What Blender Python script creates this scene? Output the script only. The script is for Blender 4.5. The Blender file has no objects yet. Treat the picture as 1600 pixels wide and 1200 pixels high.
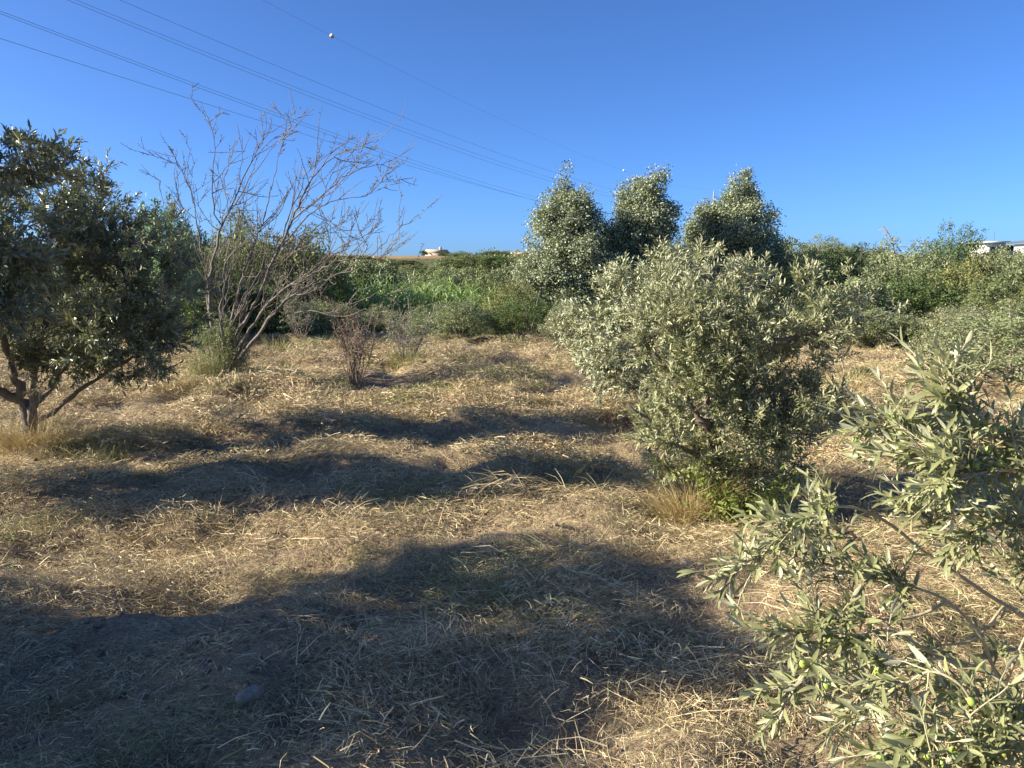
import bpy, math
import numpy as np
from mathutils import Vector, Matrix

# ------------------------------------------------------------------ camera, sky, sun, exposure
scn = bpy.context.scene
col = scn.collection
CAM_H = 1.65
FOC, HOR = 1202.0, 430.0          # focal length and horizon row of the photograph (1600 px wide)
cam_d = bpy.data.cameras.new('camera')
cam_d.sensor_width = 36.0
cam_d.lens = 36.0 * FOC / 1600.0
cam_d.clip_start, cam_d.clip_end = 0.05, 3000.0
cam = bpy.data.objects.new('camera', cam_d)
col.objects.link(cam)
cam.location = (0, 0, CAM_H)
PITCH = math.atan((600 - HOR) / FOC)
cam.rotation_euler = (math.pi / 2 - PITCH, 0, 0)
scn.camera = cam

SUN_EL, SUN_AZ_Y = math.radians(25), 0.14      # light travels towards +x and a little +y
world = bpy.data.worlds.new('World')
scn.world = world
world.use_nodes = True
wn = world.node_tree.nodes
bg = wn['Background']
sky = wn.new('ShaderNodeTexSky')
sky.sky_type = 'NISHITA'
sky.sun_disc = False
sky.sun_elevation = SUN_EL
sky.sun_rotation = math.radians(270) - math.atan(SUN_AZ_Y)
sky.altitude = 0
sky.air_density = 0.60
sky.dust_density = 1.0
sky.ozone_density = 10.0
world.node_tree.links.new(sky.outputs[0], bg.inputs[0])
bg.inputs[1].default_value = 0.082

sun_d = bpy.data.lights.new('sun', 'SUN')
sun_d.energy = 5.0
sun_d.angle = math.radians(0.55)
sun_d.color = (1.0, 0.88, 0.69)
sun = bpy.data.objects.new('sun', sun_d)
col.objects.link(sun)
sun.rotation_euler = Vector((1, SUN_AZ_Y, -math.tan(SUN_EL) * math.hypot(1, SUN_AZ_Y))).to_track_quat('-Z', 'Y').to_euler()

vs = scn.view_settings
vs.view_transform = 'Standard'
vs.look = 'None'
vs.exposure = 1.5
vs.gamma = 1.0
vs.use_curve_mapping = False
try:
    scn.cycles.max_bounces = 6
    scn.cycles.transparent_max_bounces = 4
except Exception:
    pass

# ------------------------------------------------------------------ helpers
def pt(px, py, d):
    """point of the place seen at a photo pixel, d metres ahead of the camera (along +y)"""
    v = (600 - py) / FOC
    c, s = math.cos(PITCH), math.sin(PITCH)
    # camera ray: right, up, forward
    fy = c + v * s
    fz = -s + v * c
    k = d / fy
    return np.array([(px - 800) / FOC * k, d, CAM_H + fz * k])

def nrm(a):
    return a / np.maximum(np.linalg.norm(a, axis=-1, keepdims=True), 1e-9)

def _hash(ix, iy, s):
    h = (ix.astype(np.int64) * 374761393 + iy.astype(np.int64) * 668265263 + s * 144269504) & 0xffffffff
    h = ((h ^ (h >> 13)) * 1274126177) & 0xffffffff
    h = ((h ^ (h >> 16)) * 461845907) & 0xffffffff
    return (h & 0xffffff) / float(0xffffff)

def vn(x, y, s=0):
    x = np.asarray(x, float); y = np.asarray(y, float)
    ix, iy = np.floor(x), np.floor(y)
    fx, fy = x - ix, y - iy
    fx = fx * fx * (3 - 2 * fx); fy = fy * fy * (3 - 2 * fy)
    a, b = _hash(ix, iy, s), _hash(ix + 1, iy, s)
    c, d = _hash(ix, iy + 1, s), _hash(ix + 1, iy + 1, s)
    return (a + (b - a) * fx) * (1 - fy) + (c + (d - c) * fx) * fy

def ss(e0, e1, x):
    t = np.clip((x - e0) / (e1 - e0), 0, 1)
    return t * t * (3 - 2 * t)

def macro(x, y):
    """lie of the land: flat field, a stream hollow, then the far hillside"""
    x = np.asarray(x, float); y = np.asarray(y, float)
    dip = -2.1 * ss(19, 31, y + 0.25 * np.maximum(-x - 6, 0)) * (1 - 0.75 * ss(6, 20, x))
    r = np.hypot(x, y)
    hill = (8.6 * ss(40, 205, r) - 3.0 * ss(230, 420, r)) * (1 - 0.42 * ss(0.1, 0.4, x / np.maximum(y, 1)))
    right = 0.6 * ss(20, 120, y) * ss(0.1, 0.5, x / np.maximum(y, 1))
    left = 1.5 * ss(22, 60, y) * ss(-0.15, -0.45, x / np.maximum(y, 1))
    return dip + hill + right + left

def field_mask(x, y):
    return 1 - ss(16, 24, np.hypot(x * 0.8, y))

def bumps(x, y):
    near = 1 - ss(16, 28, np.hypot(x, y))
    b = 0.15 * (vn(x / 1.7 + 3.1, y / 0.75, 1) - 0.5) + 0.16 * (vn(x / 0.55, y / 0.38, 2) - 0.5) + 0.10 * (vn(x / 0.27 + 5, y / 0.2, 6) - 0.5)
    f = 0.035 * (vn(x / 0.16, y / 0.13, 3) - 0.5) + 0.016 * (vn(x / 0.06, y / 0.06, 4) - 0.5)
    return b * (0.35 + 0.65 * near) * (1 + 0.5 * ss(6, 11, y)) + f * near

def hgt(x, y):
    return macro(x, y) + bumps(x, y)

def hz(x, y):
    return float(hgt(np.array([x]), np.array([y]))[0])

def mesh(name, V, polys, mat=None, tone=None, smooth=False):
    """one mesh from a vertex array and a list of (n,k) face arrays"""
    V = np.asarray(V, np.float32)
    me = bpy.data.meshes.new(name)
    polys = [np.asarray(p, np.int32) for p in polys if len(p)]
    tot = np.concatenate([np.full(len(p), p.shape[1], np.int32) for p in polys])
    idx = np.concatenate([p.ravel() for p in polys])
    me.vertices.add(len(V)); me.vertices.foreach_set('co', V.ravel())
    me.loops.add(len(idx)); me.loops.foreach_set('vertex_index', idx)
    me.polygons.add(len(tot))
    st = np.zeros(len(tot), np.int32); st[1:] = np.cumsum(tot)[:-1]
    me.polygons.foreach_set('loop_start', st); me.polygons.foreach_set('loop_total', tot)
    if smooth:
        me.polygons.foreach_set('use_smooth', np.ones(len(tot), bool))
    if tone is not None:
        at = me.attributes.new('tone', 'FLOAT', 'POINT')
        at.data.foreach_set('value', np.asarray(tone, np.float32))
    me.update(calc_edges=True)
    if mat is not None:
        me.materials.append(mat)
    return me

def obj(name, me, parent=None, loc=(0, 0, 0), rz=0.0, **props):
    o = bpy.data.objects.new(name, me)
    col.objects.link(o)
    o.location = loc
    o.rotation_euler = (0, 0, rz)
    if parent is not None:
        o.parent = parent
    for k, v in props.items():
        if v:
            o[k] = v
    return o

def thing(name, label, category, loc=(0, 0, 0), rz=0.0, group=None):
    return obj(name, None, None, loc, rz, label=label, category=category, group=group)

class Geo:
    """collects vertices and faces for one mesh"""
    def __init__(self):
        self.v, self.q, self.t, self.tone, self.n = [], [], [], [], 0
    def add(self, V, quads=None, tris=None, tone=None):
        V = np.asarray(V, float)
        if quads is not None and len(quads): self.q.append(np.asarray(quads) + self.n)
        if tris is not None and len(tris): self.t.append(np.asarray(tris) + self.n)
        self.v.append(V)
        self.tone.append(np.full(len(V), 1.0) if tone is None else np.broadcast_to(np.asarray(tone, float), (len(V),)))
        self.n += len(V)
    def tube(self, P, R, k=6, tone=None, cap=True):
        P = np.asarray(P, float); n = len(P)
        R = np.broadcast_to(np.asarray(R, float), (n,))
        T = nrm(np.gradient(P, axis=0))
        ref = np.array([0.31, 0.93, 0.17]) if abs(T[0][1]) < 0.8 else np.array([0.95, 0.1, 0.3])
        A = nrm(np.cross(T, ref)); B = np.cross(T, A)
        a = np.arange(k) * 2 * math.pi / k
        ring = A[:, None, :] * np.cos(a)[None, :, None] + B[:, None, :] * np.sin(a)[None, :, None]
        V = (P[:, None, :] + ring * R[:, None, None]).reshape(-1, 3)
        i = np.arange(n - 1)[:, None] * k; j = np.arange(k)[None, :]; j2 = (j + 1) % k
        Q = np.stack([i + j, i + j2, i + k + j2, i + k + j], -1).reshape(-1, 4)
        tr = None
        if cap and k == 6:
            tr = [[(n - 1) * k, (n - 1) * k + x, (n - 1) * k + x + 1] for x in range(1, k - 1)]
        self.add(V, Q, tr, tone)
    def box(self, c, s):
        c = np.array(c, float); s = np.array(s, float) / 2
        V = np.array([[x, y, z] for x in (-1, 1) for y in (-1, 1) for z in (-1, 1)]) * s + c
        self.add(V, [[0, 1, 3, 2], [4, 6, 7, 5], [0, 4, 5, 1], [2, 3, 7, 6], [0, 2, 6, 4], [1, 5, 7, 3]])
    def build(self, name, mat, smooth=False):
        return mesh(name, np.concatenate(self.v), [np.concatenate(x) for x in (self.q, self.t) if x], mat,
                    np.concatenate(self.tone), smooth)

def smooth_path(P, n):
    """Catmull-Rom through the points, n samples (works on any number of columns)"""
    P = np.asarray(P, float)
    if len(P) < 3:
        t = np.linspace(0, 1, n)[:, None]
        return P[0] * (1 - t) + P[-1] * t
    Q = np.vstack([2 * P[0] - P[1], P, 2 * P[-1] - P[-2]])
    u = np.linspace(0, len(P) - 1 - 1e-6, n); i = u.astype(int); f = (u - i)[:, None]
    a, b, c, d = Q[i], Q[i + 1], Q[i + 2], Q[i + 3]
    return 0.5 * (2 * b + (c - a) * f + (2 * a - 5 * b + 4 * c - d) * f ** 2 + (3 * b - a - 3 * c + d) * f ** 3)

# ------------------------------------------------------------------ materials
def new_mat(name):
    m = bpy.data.materials.new(name); m.use_nodes = True
    nt = m.node_tree; nt.nodes.clear()
    return m, nt, nt.nodes.new('ShaderNodeOutputMaterial')

def N(nt, t, **kw):
    n = nt.nodes.new(t)
    for k, v in kw.items():
        setattr(n, k, v)
    return n

def mixc(nt, f, a, b, mode='MIX'):
    n = N(nt, 'ShaderNodeMix', data_type='RGBA', blend_type=mode)
    for s, v in ((0, f), (6, a), (7, b)):
        if hasattr(v, 'links'): nt.links.new(v, n.inputs[s])
        elif s == 0: n.inputs[0].default_value = v
        else: n.inputs[s].default_value = (*v, 1) if len(v) == 3 else v
    return n.outputs[2]

def noise(nt, scale, detail=3, rough=0.55, vec=None):
    n = N(nt, 'ShaderNodeTexNoise'); n.inputs['Scale'].default_value = scale
    n.inputs['Detail'].default_value = detail; n.inputs['Roughness'].default_value = rough
    if vec is not None: nt.links.new(vec, n.inputs['Vector'])
    return n.outputs[0]

def ramp(nt, fac, stops):
    r = N(nt, 'ShaderNodeValToRGB'); nt.links.new(fac, r.inputs[0])
    e = r.color_ramp.elements
    while len(e) < len(stops): e.new(0.5)
    for x, (p, c) in zip(e, stops):
        x.position = p; x.color = (*c, 1) if len(c) == 3 else c
    return r.outputs[0]

def leaf_mat(name, top, under, rough=0.5, trans=0.22, spec=0.35, var=None):
    """two-sided leaf: own upper and lower colour; 'tone' shifts it leaf by leaf between colour and its variant"""
    m, nt, out = new_mat(name)
    at = N(nt, 'ShaderNodeAttribute', attribute_name='tone')
    geo = N(nt, 'ShaderNodeNewGeometry')
    var = var or tuple(min(1, c * 1.7) for c in top)
    c1 = mixc(nt, at.outputs['Fac'], tuple(c * 0.6 for c in top), var)
    c2 = mixc(nt, at.outputs['Fac'], tuple(c * 0.75 for c in under), tuple(min(1, c * 1.2) for c in under))
    c = mixc(nt, geo.outputs['Backfacing'], c1, c2)
    p = N(nt, 'ShaderNodeBsdfPrincipled')
    nt.links.new(c, p.inputs['Base Color'])
    p.inputs['Roughness'].default_value = rough
    p.inputs['Specular IOR Level'].default_value = spec
    t = N(nt, 'ShaderNodeBsdfTranslucent')
    nt.links.new(mixc(nt, 0.45, c1, (0.30, 0.36, 0.06)), t.inputs[0])
    mx = N(nt, 'ShaderNodeMixShader'); mx.inputs[0].default_value = trans
    nt.links.new(p.outputs[0], mx.inputs[1]); nt.links.new(t.outputs[0], mx.inputs[2])
    nt.links.new(mx.outputs[0], out.inputs[0])
    return m

def blade_mat(name, stops, trans=0.15):
    m, nt, out = new_mat(name)
    at = N(nt, 'ShaderNodeAttribute', attribute_name='tone')
    c = ramp(nt, at.outputs['Fac'], stops)
    p = N(nt, 'ShaderNodeBsdfPrincipled'); nt.links.new(c, p.inputs['Base Color'])
    p.inputs['Roughness'].default_value = 0.55; p.inputs['Specular IOR Level'].default_value = 0.3
    t = N(nt, 'ShaderNodeBsdfTranslucent'); nt.links.new(c, t.inputs[0])
    mx = N(nt, 'ShaderNodeMixShader'); mx.inputs[0].default_value = trans
    nt.links.new(p.outputs[0], mx.inputs[1]); nt.links.new(t.outputs[0], mx.inputs[2])
    nt.links.new(mx.outputs[0], out.inputs[0])
    return m

def bark_mat(name, a, b, scale=22.0):
    m, nt, out = new_mat(name)
    tc = N(nt, 'ShaderNodeTexCoord')
    mp = N(nt, 'ShaderNodeMapping'); mp.inputs['Scale'].default_value = (1, 1, 0.3)
    nt.links.new(tc.outputs['Object'], mp.inputs[0])
    n1 = noise(nt, scale, 4, 0.65, mp.outputs[0]); n2 = noise(nt, scale * 0.2, 2, 0.5, tc.outputs['Object'])
    c = ramp(nt, n1, [(0.32, a), (0.68, b)])
    c = mixc(nt, 0.35, c, ramp(nt, n2, [(0.4, a), (0.6, b)]))
    p = N(nt, 'ShaderNodeBsdfPrincipled'); nt.links.new(c, p.inputs['Base Color'])
    p.inputs['Roughness'].default_value = 0.85
    bp = N(nt, 'ShaderNodeBump'); bp.inputs['Strength'].default_value = 0.6; bp.inputs['Distance'].default_value = 0.01
    nt.links.new(n1, bp.inputs['Height']); nt.links.new(bp.outputs[0], p.inputs['Normal'])
    nt.links.new(p.outputs[0], out.inputs[0])
    return m

def plain_mat(name, a, b=None, rough=0.7, scale=6.0, metallic=0.0):
    m, nt, out = new_mat(name)
    tc = N(nt, 'ShaderNodeTexCoord')
    c = ramp(nt, noise(nt, scale, 4, 0.6, tc.outputs['Object']), [(0.35, a), (0.65, b or tuple(x * 0.85 for x in a))])
    p = N(nt, 'ShaderNodeBsdfPrincipled'); nt.links.new(c, p.inputs['Base Color'])
    p.inputs['Roughness'].default_value = rough; p.inputs['Metallic'].default_value = metallic
    nt.links.new(p.outputs[0], out.inputs[0])
    return m

def ground_mat():
    m, nt, out = new_mat('ground')
    tc = N(nt, 'ShaderNodeTexCoord'); o = tc.outputs['Object']
    zone = N(nt, 'ShaderNodeAttribute', attribute_name='tone').outputs['Fac']   # 0 mown field, 0.5 scrub, 1 stubble on the hill
    fine = noise(nt, 38, 6, 0.7, o); mid = noise(nt, 5.5, 4, 0.6, o); big = noise(nt, 0.9, 3, 0.5, o)
    soil = ramp(nt, fine, [(0.3, (0.10, 0.07, 0.05)), (0.5, (0.24, 0.175, 0.125)), (0.72, (0.39, 0.30, 0.22))])
    mp = N(nt, 'ShaderNodeMapping'); mp.inputs['Scale'].default_value = (40, 120, 40); mp.inputs['Rotation'].default_value = (0, 0, 0.5)
    nt.links.new(o, mp.inputs[0])
    st = ramp(nt, noise(nt, 1.0, 5, 0.7, mp.outputs[0]), [(0.32, (0.12, 0.09, 0.055)), (0.55, (0.38, 0.30, 0.185)), (0.75, (0.58, 0.49, 0.32))])
    f = ramp(nt, mid, [(0.36, (0, 0, 0)), (0.55, (1, 1, 1))])
    c = mixc(nt, f, soil, st)
    scrub = ramp(nt, noise(nt, 1.4, 5, 0.6, o), [(0.3, (0.045, 0.05, 0.02)), (0.55, (0.11, 0.11, 0.045)), (0.75, (0.23, 0.18, 0.09))])
    stub = ramp(nt, noise(nt, 0.25, 5, 0.6, o), [(0.3, (0.21, 0.145, 0.075)), (0.7, (0.33, 0.24, 0.13))])
    def step(a, b):
        r = N(nt, 'ShaderNodeMapRange', interpolation_type='SMOOTHSTEP')
        nt.links.new(zone, r.inputs[0]); r.inputs[1].default_value = a; r.inputs[2].default_value = b
        return r.outputs[0]
    c = mixc(nt, step(0.1, 0.45), c, scrub)
    c = mixc(nt, step(0.6, 0.9), c, stub)
    p = N(nt, 'ShaderNodeBsdfPrincipled'); nt.links.new(c, p.inputs['Base Color']); p.inputs['Roughness'].default_value = 0.95
    p.inputs['Specular IOR Level'].default_value = 0.15
    bp = N(nt, 'ShaderNodeBump'); bp.inputs['Strength'].default_value = 1.0; bp.inputs['Distance'].default_value = 0.03
    nt.links.new(fine, bp.inputs['Height']); nt.links.new(bp.outputs[0], p.inputs['Normal'])
    nt.links.new(p.outputs[0], out.inputs[0])
    return m

M = dict(
    ground=ground_mat(),
    straw=blade_mat('straw', [(0.0, (0.11, 0.082, 0.05)), (0.3, (0.33, 0.248, 0.14)), (0.6, (0.54, 0.435, 0.25)), (0.87, (0.74, 0.645, 0.42)), (0.92, (0.20, 0.25, 0.08)), (1.0, (0.26, 0.28, 0.10))]),
    drygrass=blade_mat('dry_grass', [(0.0, (0.20, 0.15, 0.06)), (0.5, (0.42, 0.33, 0.15)), (1.0, (0.55, 0.46, 0.25))]),
    greengrass=blade_mat('green_grass', [(0.0, (0.09, 0.11, 0.035)), (0.55, (0.20, 0.215, 0.075)), (1.0, (0.42, 0.36, 0.17))], 0.3),
    olive=leaf_mat('olive_leaf', (0.164, 0.194, 0.090), (0.459, 0.481, 0.322), 0.42, 0.22, 0.5, (0.33, 0.335, 0.18)),
    oliveshaded=leaf_mat('shaded_olive_leaf', (0.131, 0.157, 0.083), (0.376, 0.398, 0.292), 0.36, 0.18, 0.6, (0.23, 0.24, 0.14)),  # olive leaf darkened: shade of the left crowns put into the colour
    olivenear=leaf_mat('young_olive_leaf', (0.205, 0.235, 0.10), (0.48, 0.485, 0.34), 0.42, 0.22, 0.5, (0.32, 0.34, 0.17)),
    poplar=leaf_mat('white_poplar_leaf', (0.152, 0.192, 0.079), (0.355, 0.401, 0.279), 0.5, 0.25, 0.4, (0.25, 0.27, 0.14)),
    grey=leaf_mat('grey_green_leaf', (0.162, 0.189, 0.093), (0.287, 0.331, 0.205), 0.6, 0.22, 0.3),
    dark=leaf_mat('evergreen_and_shade_leaf', (0.066, 0.102, 0.032), (0.110, 0.153, 0.060), 0.55, 0.2, 0.3),  # evergreen colour, also used to darken bushes where shade lies
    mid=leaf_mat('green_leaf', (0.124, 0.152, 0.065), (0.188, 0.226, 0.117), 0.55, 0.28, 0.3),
    yellow=leaf_mat('yellow_green_leaf', (0.170, 0.181, 0.065), (0.227, 0.235, 0.118), 0.55, 0.25, 0.3),
    blue=leaf_mat('blue_green_leaf', (0.126, 0.206, 0.105), (0.239, 0.338, 0.210), 0.5, 0.2, 0.4),
    lime=leaf_mat('lime_leaf', (0.17, 0.225, 0.045), (0.22, 0.27, 0.09), 0.5, 0.4, 0.3),
    cane=leaf_mat('cane_leaf', (0.176, 0.272, 0.078), (0.269, 0.374, 0.155), 0.45, 0.3, 0.4),
    brown=leaf_mat('withered_leaf', (0.22, 0.165, 0.11), (0.30, 0.235, 0.16), 0.8, 0.1, 0.1),
    bark=bark_mat('olive_bark', (0.075, 0.062, 0.05), (0.22, 0.19, 0.155)),
    greybark=bark_mat('grey_bark', (0.12, 0.10, 0.085), (0.30, 0.265, 0.225)),
    deadbark=bark_mat('dead_grey_bark', (0.065, 0.058, 0.052), (0.19, 0.175, 0.155)),
    palebark=bark_mat('pale_twig_bark', (0.27, 0.23, 0.14), (0.46, 0.40, 0.26), 40),
    brownbark=bark_mat('brown_twig_bark', (0.15, 0.11, 0.08), (0.30, 0.235, 0.18)),
    fruit=plain_mat('green_olive_skin', (0.24, 0.33, 0.055), (0.30, 0.37, 0.09), 0.32, 30),
    stone=bark_mat('stone', (0.16, 0.135, 0.105), (0.36, 0.32, 0.27), 60),
    clod=plain_mat('soil_clod', (0.15, 0.115, 0.085), (0.23, 0.185, 0.14), 0.95, 30),
    cable=plain_mat('cable_metal', (0.17, 0.18, 0.19), None, 0.6),
    steel=plain_mat('galvanised_steel', (0.38, 0.40, 0.42), None, 0.5, 6, 0.3),
    ball_w=plain_mat('ball_white_paint', (0.75, 0.74, 0.72), None, 0.5),
    ball_r=plain_mat('ball_orange_paint', (0.5, 0.24, 0.12), None, 0.5),
    cream=plain_mat('cream_render', (0.48, 0.42, 0.32), (0.42, 0.36, 0.28), 0.9, 1.5),
    white=plain_mat('white_render', (0.62, 0.62, 0.60), (0.52, 0.52, 0.51), 0.85, 1.5),
    roof=plain_mat('roof_tile', (0.42, 0.30, 0.22), (0.50, 0.38, 0.29), 0.9, 3),
    darkroof=plain_mat('dark_roof', (0.09, 0.085, 0.085), None, 0.7, 3),
    glass=plain_mat('window_glass', (0.03, 0.04, 0.05), None, 0.12, 3),
)

# ------------------------------------------------------------------ ground
def make_ground():
    ys = [-120.0, -60, -30, -15, -8, -4, -2, -1]
    y, s = -0.5, 0.10
    while y < 1.6: ys.append(y); y += 0.12
    y = 1.6
    while y < 700: ys.append(y); y += max(0.032, 0.0125 * y if y < 24 else 0.045 * y)
    ys.append(900.0)
    xs = list(np.arange(-2.8, 2.81, 0.036))
    x, ext = 2.85, []
    while x < 900: ext.append(x); x += max(0.036, 0.0165 * x if x < 12 else 0.06 * x)
    ext.append(1000.0)
    xs = np.array([-e for e in ext[::-1]] + xs + ext); ys = np.array(ys)
    X, Y = np.meshgrid(xs, ys)
    Z = hgt(X, Y)
    V = np.stack([X, Y, Z], -1).reshape(-1, 3)
    ny, nx = X.shape
    i = np.arange(ny - 1)[:, None] * nx; j = np.arange(nx - 1)[None, :]
    Q = np.stack([i + j, i + j + 1, i + nx + j + 1, i + nx + j], -1).reshape(-1, 4)
    r = np.hypot(X * 0.8, Y)
    zone = 0.5 * ss(17.5, 23, r + 3 * vn(X / 3, Y / 3, 9))
    zone += 0.5 * ss(150, 175, np.hypot(X, Y)) * ss(40, 10, X)
    return obj('ground', mesh('ground', V, [Q], M['ground'], zone.ravel(), True), kind='structure')
make_ground()

# ------------------------------------------------------------------ blades: straw litter and grass
def blades(P, az, tilt, L, W, bend, roll, seg, rng):
    """n curved blades; az heading, tilt of the root from horizontal, bend downwards along the length"""
    n = len(P)
    t = np.linspace(0, 1, seg + 1)
    pos = np.zeros((n, seg + 1, 3)); pos[:, 0] = P
    side0 = np.stack([-np.sin(az), np.cos(az), np.zeros(n)], -1)
    for k in range(seg):
        a = tilt - bend * (t[k] + 0.5 / seg)
        h = az + roll * (t[k] - 0.3)
        d = np.stack([np.cos(a) * np.cos(h), np.cos(a) * np.sin(h), np.sin(a)], -1)
        pos[:, k + 1] = pos[:, k] + d * (L / seg)[:, None]
    tw = rng.uniform(-1.2, 1.2, n)
    D = nrm(pos[:, -1] - pos[:, 0])
    up = np.cross(D, side0)
    S = side0 * np.cos(tw)[:, None] + up * np.sin(tw)[:, None]
    w = W[:, None] * (1 - 0.75 * t[None, :] ** 1.5) * 0.5
    A = pos - S[:, None, :] * w[..., None]; B = pos + S[:, None, :] * w[..., None]
    V = np.stack([A, B], 2).reshape(n * (seg + 1) * 2, 3)
    b = (np.arange(n) * (seg + 1) * 2)[:, None] + (np.arange(seg) * 2)[None, :]
    Q = np.stack([b, b + 1, b + 3, b + 2], -1).reshape(-1, 4)
    return V, Q, (seg + 1) * 2

def straw_patch(seed, n, rad, L0, comb, wf=1.0):
    """a small mat of cut straw, about rad across"""
    rng = np.random.default_rng(seed)
    r = rad * np.sqrt(rng.random(n)); a = rng.uniform(0, 6.28, n)
    x, y = r * np.cos(a), r * np.sin(a)
    stand = rng.random(n) < 0.10
    az = rng.normal(0, comb, n)
    tilt = np.where(stand, rng.uniform(0.4, 1.2, n), rng.normal(0.10, 0.33, n))
    bend = np.where(stand, rng.uniform(0.2, 1.5, n), rng.uniform(0.0, 0.8, n))
    L = np.clip(rng.gamma(2.5, L0 / 2.5, n), 0.015, 0.28) * np.where(stand, 0.65, 1)
    W = rng.uniform(0.0010, 0.0034, n) * wf
    z = rng.random(n) ** 1.5 * 0.07 * (1 - (r / rad) ** 2) + 0.004
    V, Q, k = blades(np.stack([x, y, z], -1) - np.stack([np.cos(az), np.sin(az), 0 * az], -1) * (L * .4)[:, None], az, tilt, L, W, bend, rng.normal(0, 0.8, n), 2, rng)
    tone = np.clip(rng.normal(0.50 + 0.05 * (seed % 3 - 1), 0.27, n), 0, 0.88)
    g = rng.random(n) < (0.05 if seed % 5 else 0.45)
    tone = np.where(g, rng.uniform(0.91, 1.0, n), tone)
    return mesh('straw_patch', V, [Q], M['straw'], np.repeat(tone, k))

def straw_litter():
    rng = np.random.default_rng(11)
    pc = bpy.data.collections.new('straw_patches')
    for q in range(24):
        o = bpy.data.objects.new('straw_patch_%02d' % q, straw_patch(200 + q % 12, 340 if q < 12 else 230, 0.24, (0.052, 0.034, 0.075, 0.042)[q % 4], (0.8, 3.0, 0.5, 1.6)[q % 4], 1.0 if q < 12 else 2.2))
        pc.objects.link(o)
    # where the mats lie
    X, Y = [], []
    for (d0, d1, dens) in ((1.6, 4.5, 36), (4.5, 9, 30), (9, 23, 26)):
        n = int(dens * 0.85 * 2 * ((d1 ** 2 - d0 ** 2) / 2 + 1.3 * (d1 - d0)))
        d = np.sqrt(rng.uniform(d0 ** 2, d1 ** 2, n)); X.append(rng.uniform(-.85, .85, n) * (d + 1.3)); Y.append(d)
    x, y = np.concatenate(X), np.concatenate(Y); n = len(x)
    cover = vn(x / 0.9 + 7, y / 0.5, 21) * 0.6 + vn(x / 0.28, y / 0.2, 22) * 0.4
    bare = np.exp(-(((x + 0.75) / 0.6) ** 2 + ((y - 3.15) / 0.4) ** 2)) + 0.7 * np.exp(-(((x + 0.1) / 0.45) ** 2 + ((y - 4.9) / 0.2) ** 2))
    keep = (rng.random(n) < np.clip((cover - 0.12 - 0.10 * ss(6, 10, y)) * 3.2, 0.38 - 0.26 * ss(6, 10, y), 1) * (1 - 0.85 * np.clip(bare, 0, 1))) & (np.hypot(x * 0.8, y) < 21.5)
    x, y, cover = x[keep], y[keep], cover[keep]; n = len(x)
    e = 0.10
    gx = (hgt(x + e, y) - hgt(x - e, y)) / (2 * e); gy = (hgt(x, y + e) - hgt(x, y - e)) / (2 * e)
    rz = 2 * math.pi * vn(x / 1.3 + 2, y / 0.9, 23) * 1.2 + rng.normal(0, .5, n)
    rot = np.zeros((n, 3), np.float32)
    from mathutils import Euler, Matrix as Mx
    for q in range(n):
        nn = Vector((-gx[q] * .8, -gy[q] * .8, 1)).normalized()
        rot[q] = (nn.to_track_quat('Z', 'Y').to_matrix() @ Mx.Rotation(float(rz[q]), 3, 'Z')).to_euler()
    sc = rng.uniform(.8, 1.25, n) * (0.85 + 0.5 * (cover > .55))
    zz = hgt(x, y) + np.clip(cover - .38, 0, 1) * .22 * rng.random(n)
    green = vn(x / 1.1 + 9, y / 0.8, 27) > .64
    idx = rng.integers(0, 12, n); far = rng.random(n) < ss(5, 9, y)
    idx = np.where(green & (rng.random(n) < .5), rng.choice([0, 5, 10], n), np.where(idx % 5 == 0, (idx + 1) % 12, idx)) + 12 * far
    me = bpy.data.meshes.new('straw')
    me.vertices.add(n); me.vertices.foreach_set('co', np.stack([x, y, zz], -1).astype(np.float32).ravel())
    for nm, ty, dat, key in (('rot', 'FLOAT_VECTOR', rot, 'vector'), ('siz', 'FLOAT', sc.astype(np.float32), 'value'), ('idx', 'INT', idx.astype(np.int32), 'value')):
        at = me.attributes.new(nm, ty, 'POINT'); at.data.foreach_set(key, np.ascontiguousarray(dat).ravel())
    me.materials.append(M['straw'])
    o = obj('straw', me, kind='stuff', label='dry mown straw matted over the whole field', category='straw')
    ng = bpy.data.node_groups.new('straw', 'GeometryNodeTree')
    ng.interface.new_socket('Geometry', in_out='INPUT', socket_type='NodeSocketGeometry')
    ng.interface.new_socket('Geometry', in_out='OUTPUT', socket_type='NodeSocketGeometry')
    gi, go = ng.nodes.new('NodeGroupInput'), ng.nodes.new('NodeGroupOutput')
    ci = ng.nodes.new('GeometryNodeCollectionInfo'); ci.inputs['Collection'].default_value = pc
    ci.inputs['Separate Children'].default_value = True; ci.inputs['Reset Children'].default_value = True
    ip = ng.nodes.new('GeometryNodeInstanceOnPoints'); ip.inputs['Pick Instance'].default_value = True
    def attr(nm, ty):
        a = ng.nodes.new('GeometryNodeInputNamedAttribute'); a.data_type = ty; a.inputs['Name'].default_value = nm
        return a.outputs['Attribute']
    e2r = ng.nodes.new('FunctionNodeEulerToRotation')
    lk = ng.links.new
    lk(gi.outputs[0], ip.inputs['Points']); lk(ci.outputs[0], ip.inputs['Instance'])
    lk(attr('rot', 'FLOAT_VECTOR'), e2r.inputs[0]); lk(e2r.outputs[0], ip.inputs['Rotation'])
    lk(attr('siz', 'FLOAT'), ip.inputs['Scale']); lk(attr('idx', 'INT'), ip.inputs['Instance Index'])
    lk(ip.outputs[0], go.inputs[0])
    md = o.modifiers.new('mats', 'NODES'); md.node_group = ng
    print('straw mats', n)
straw_litter()

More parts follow.
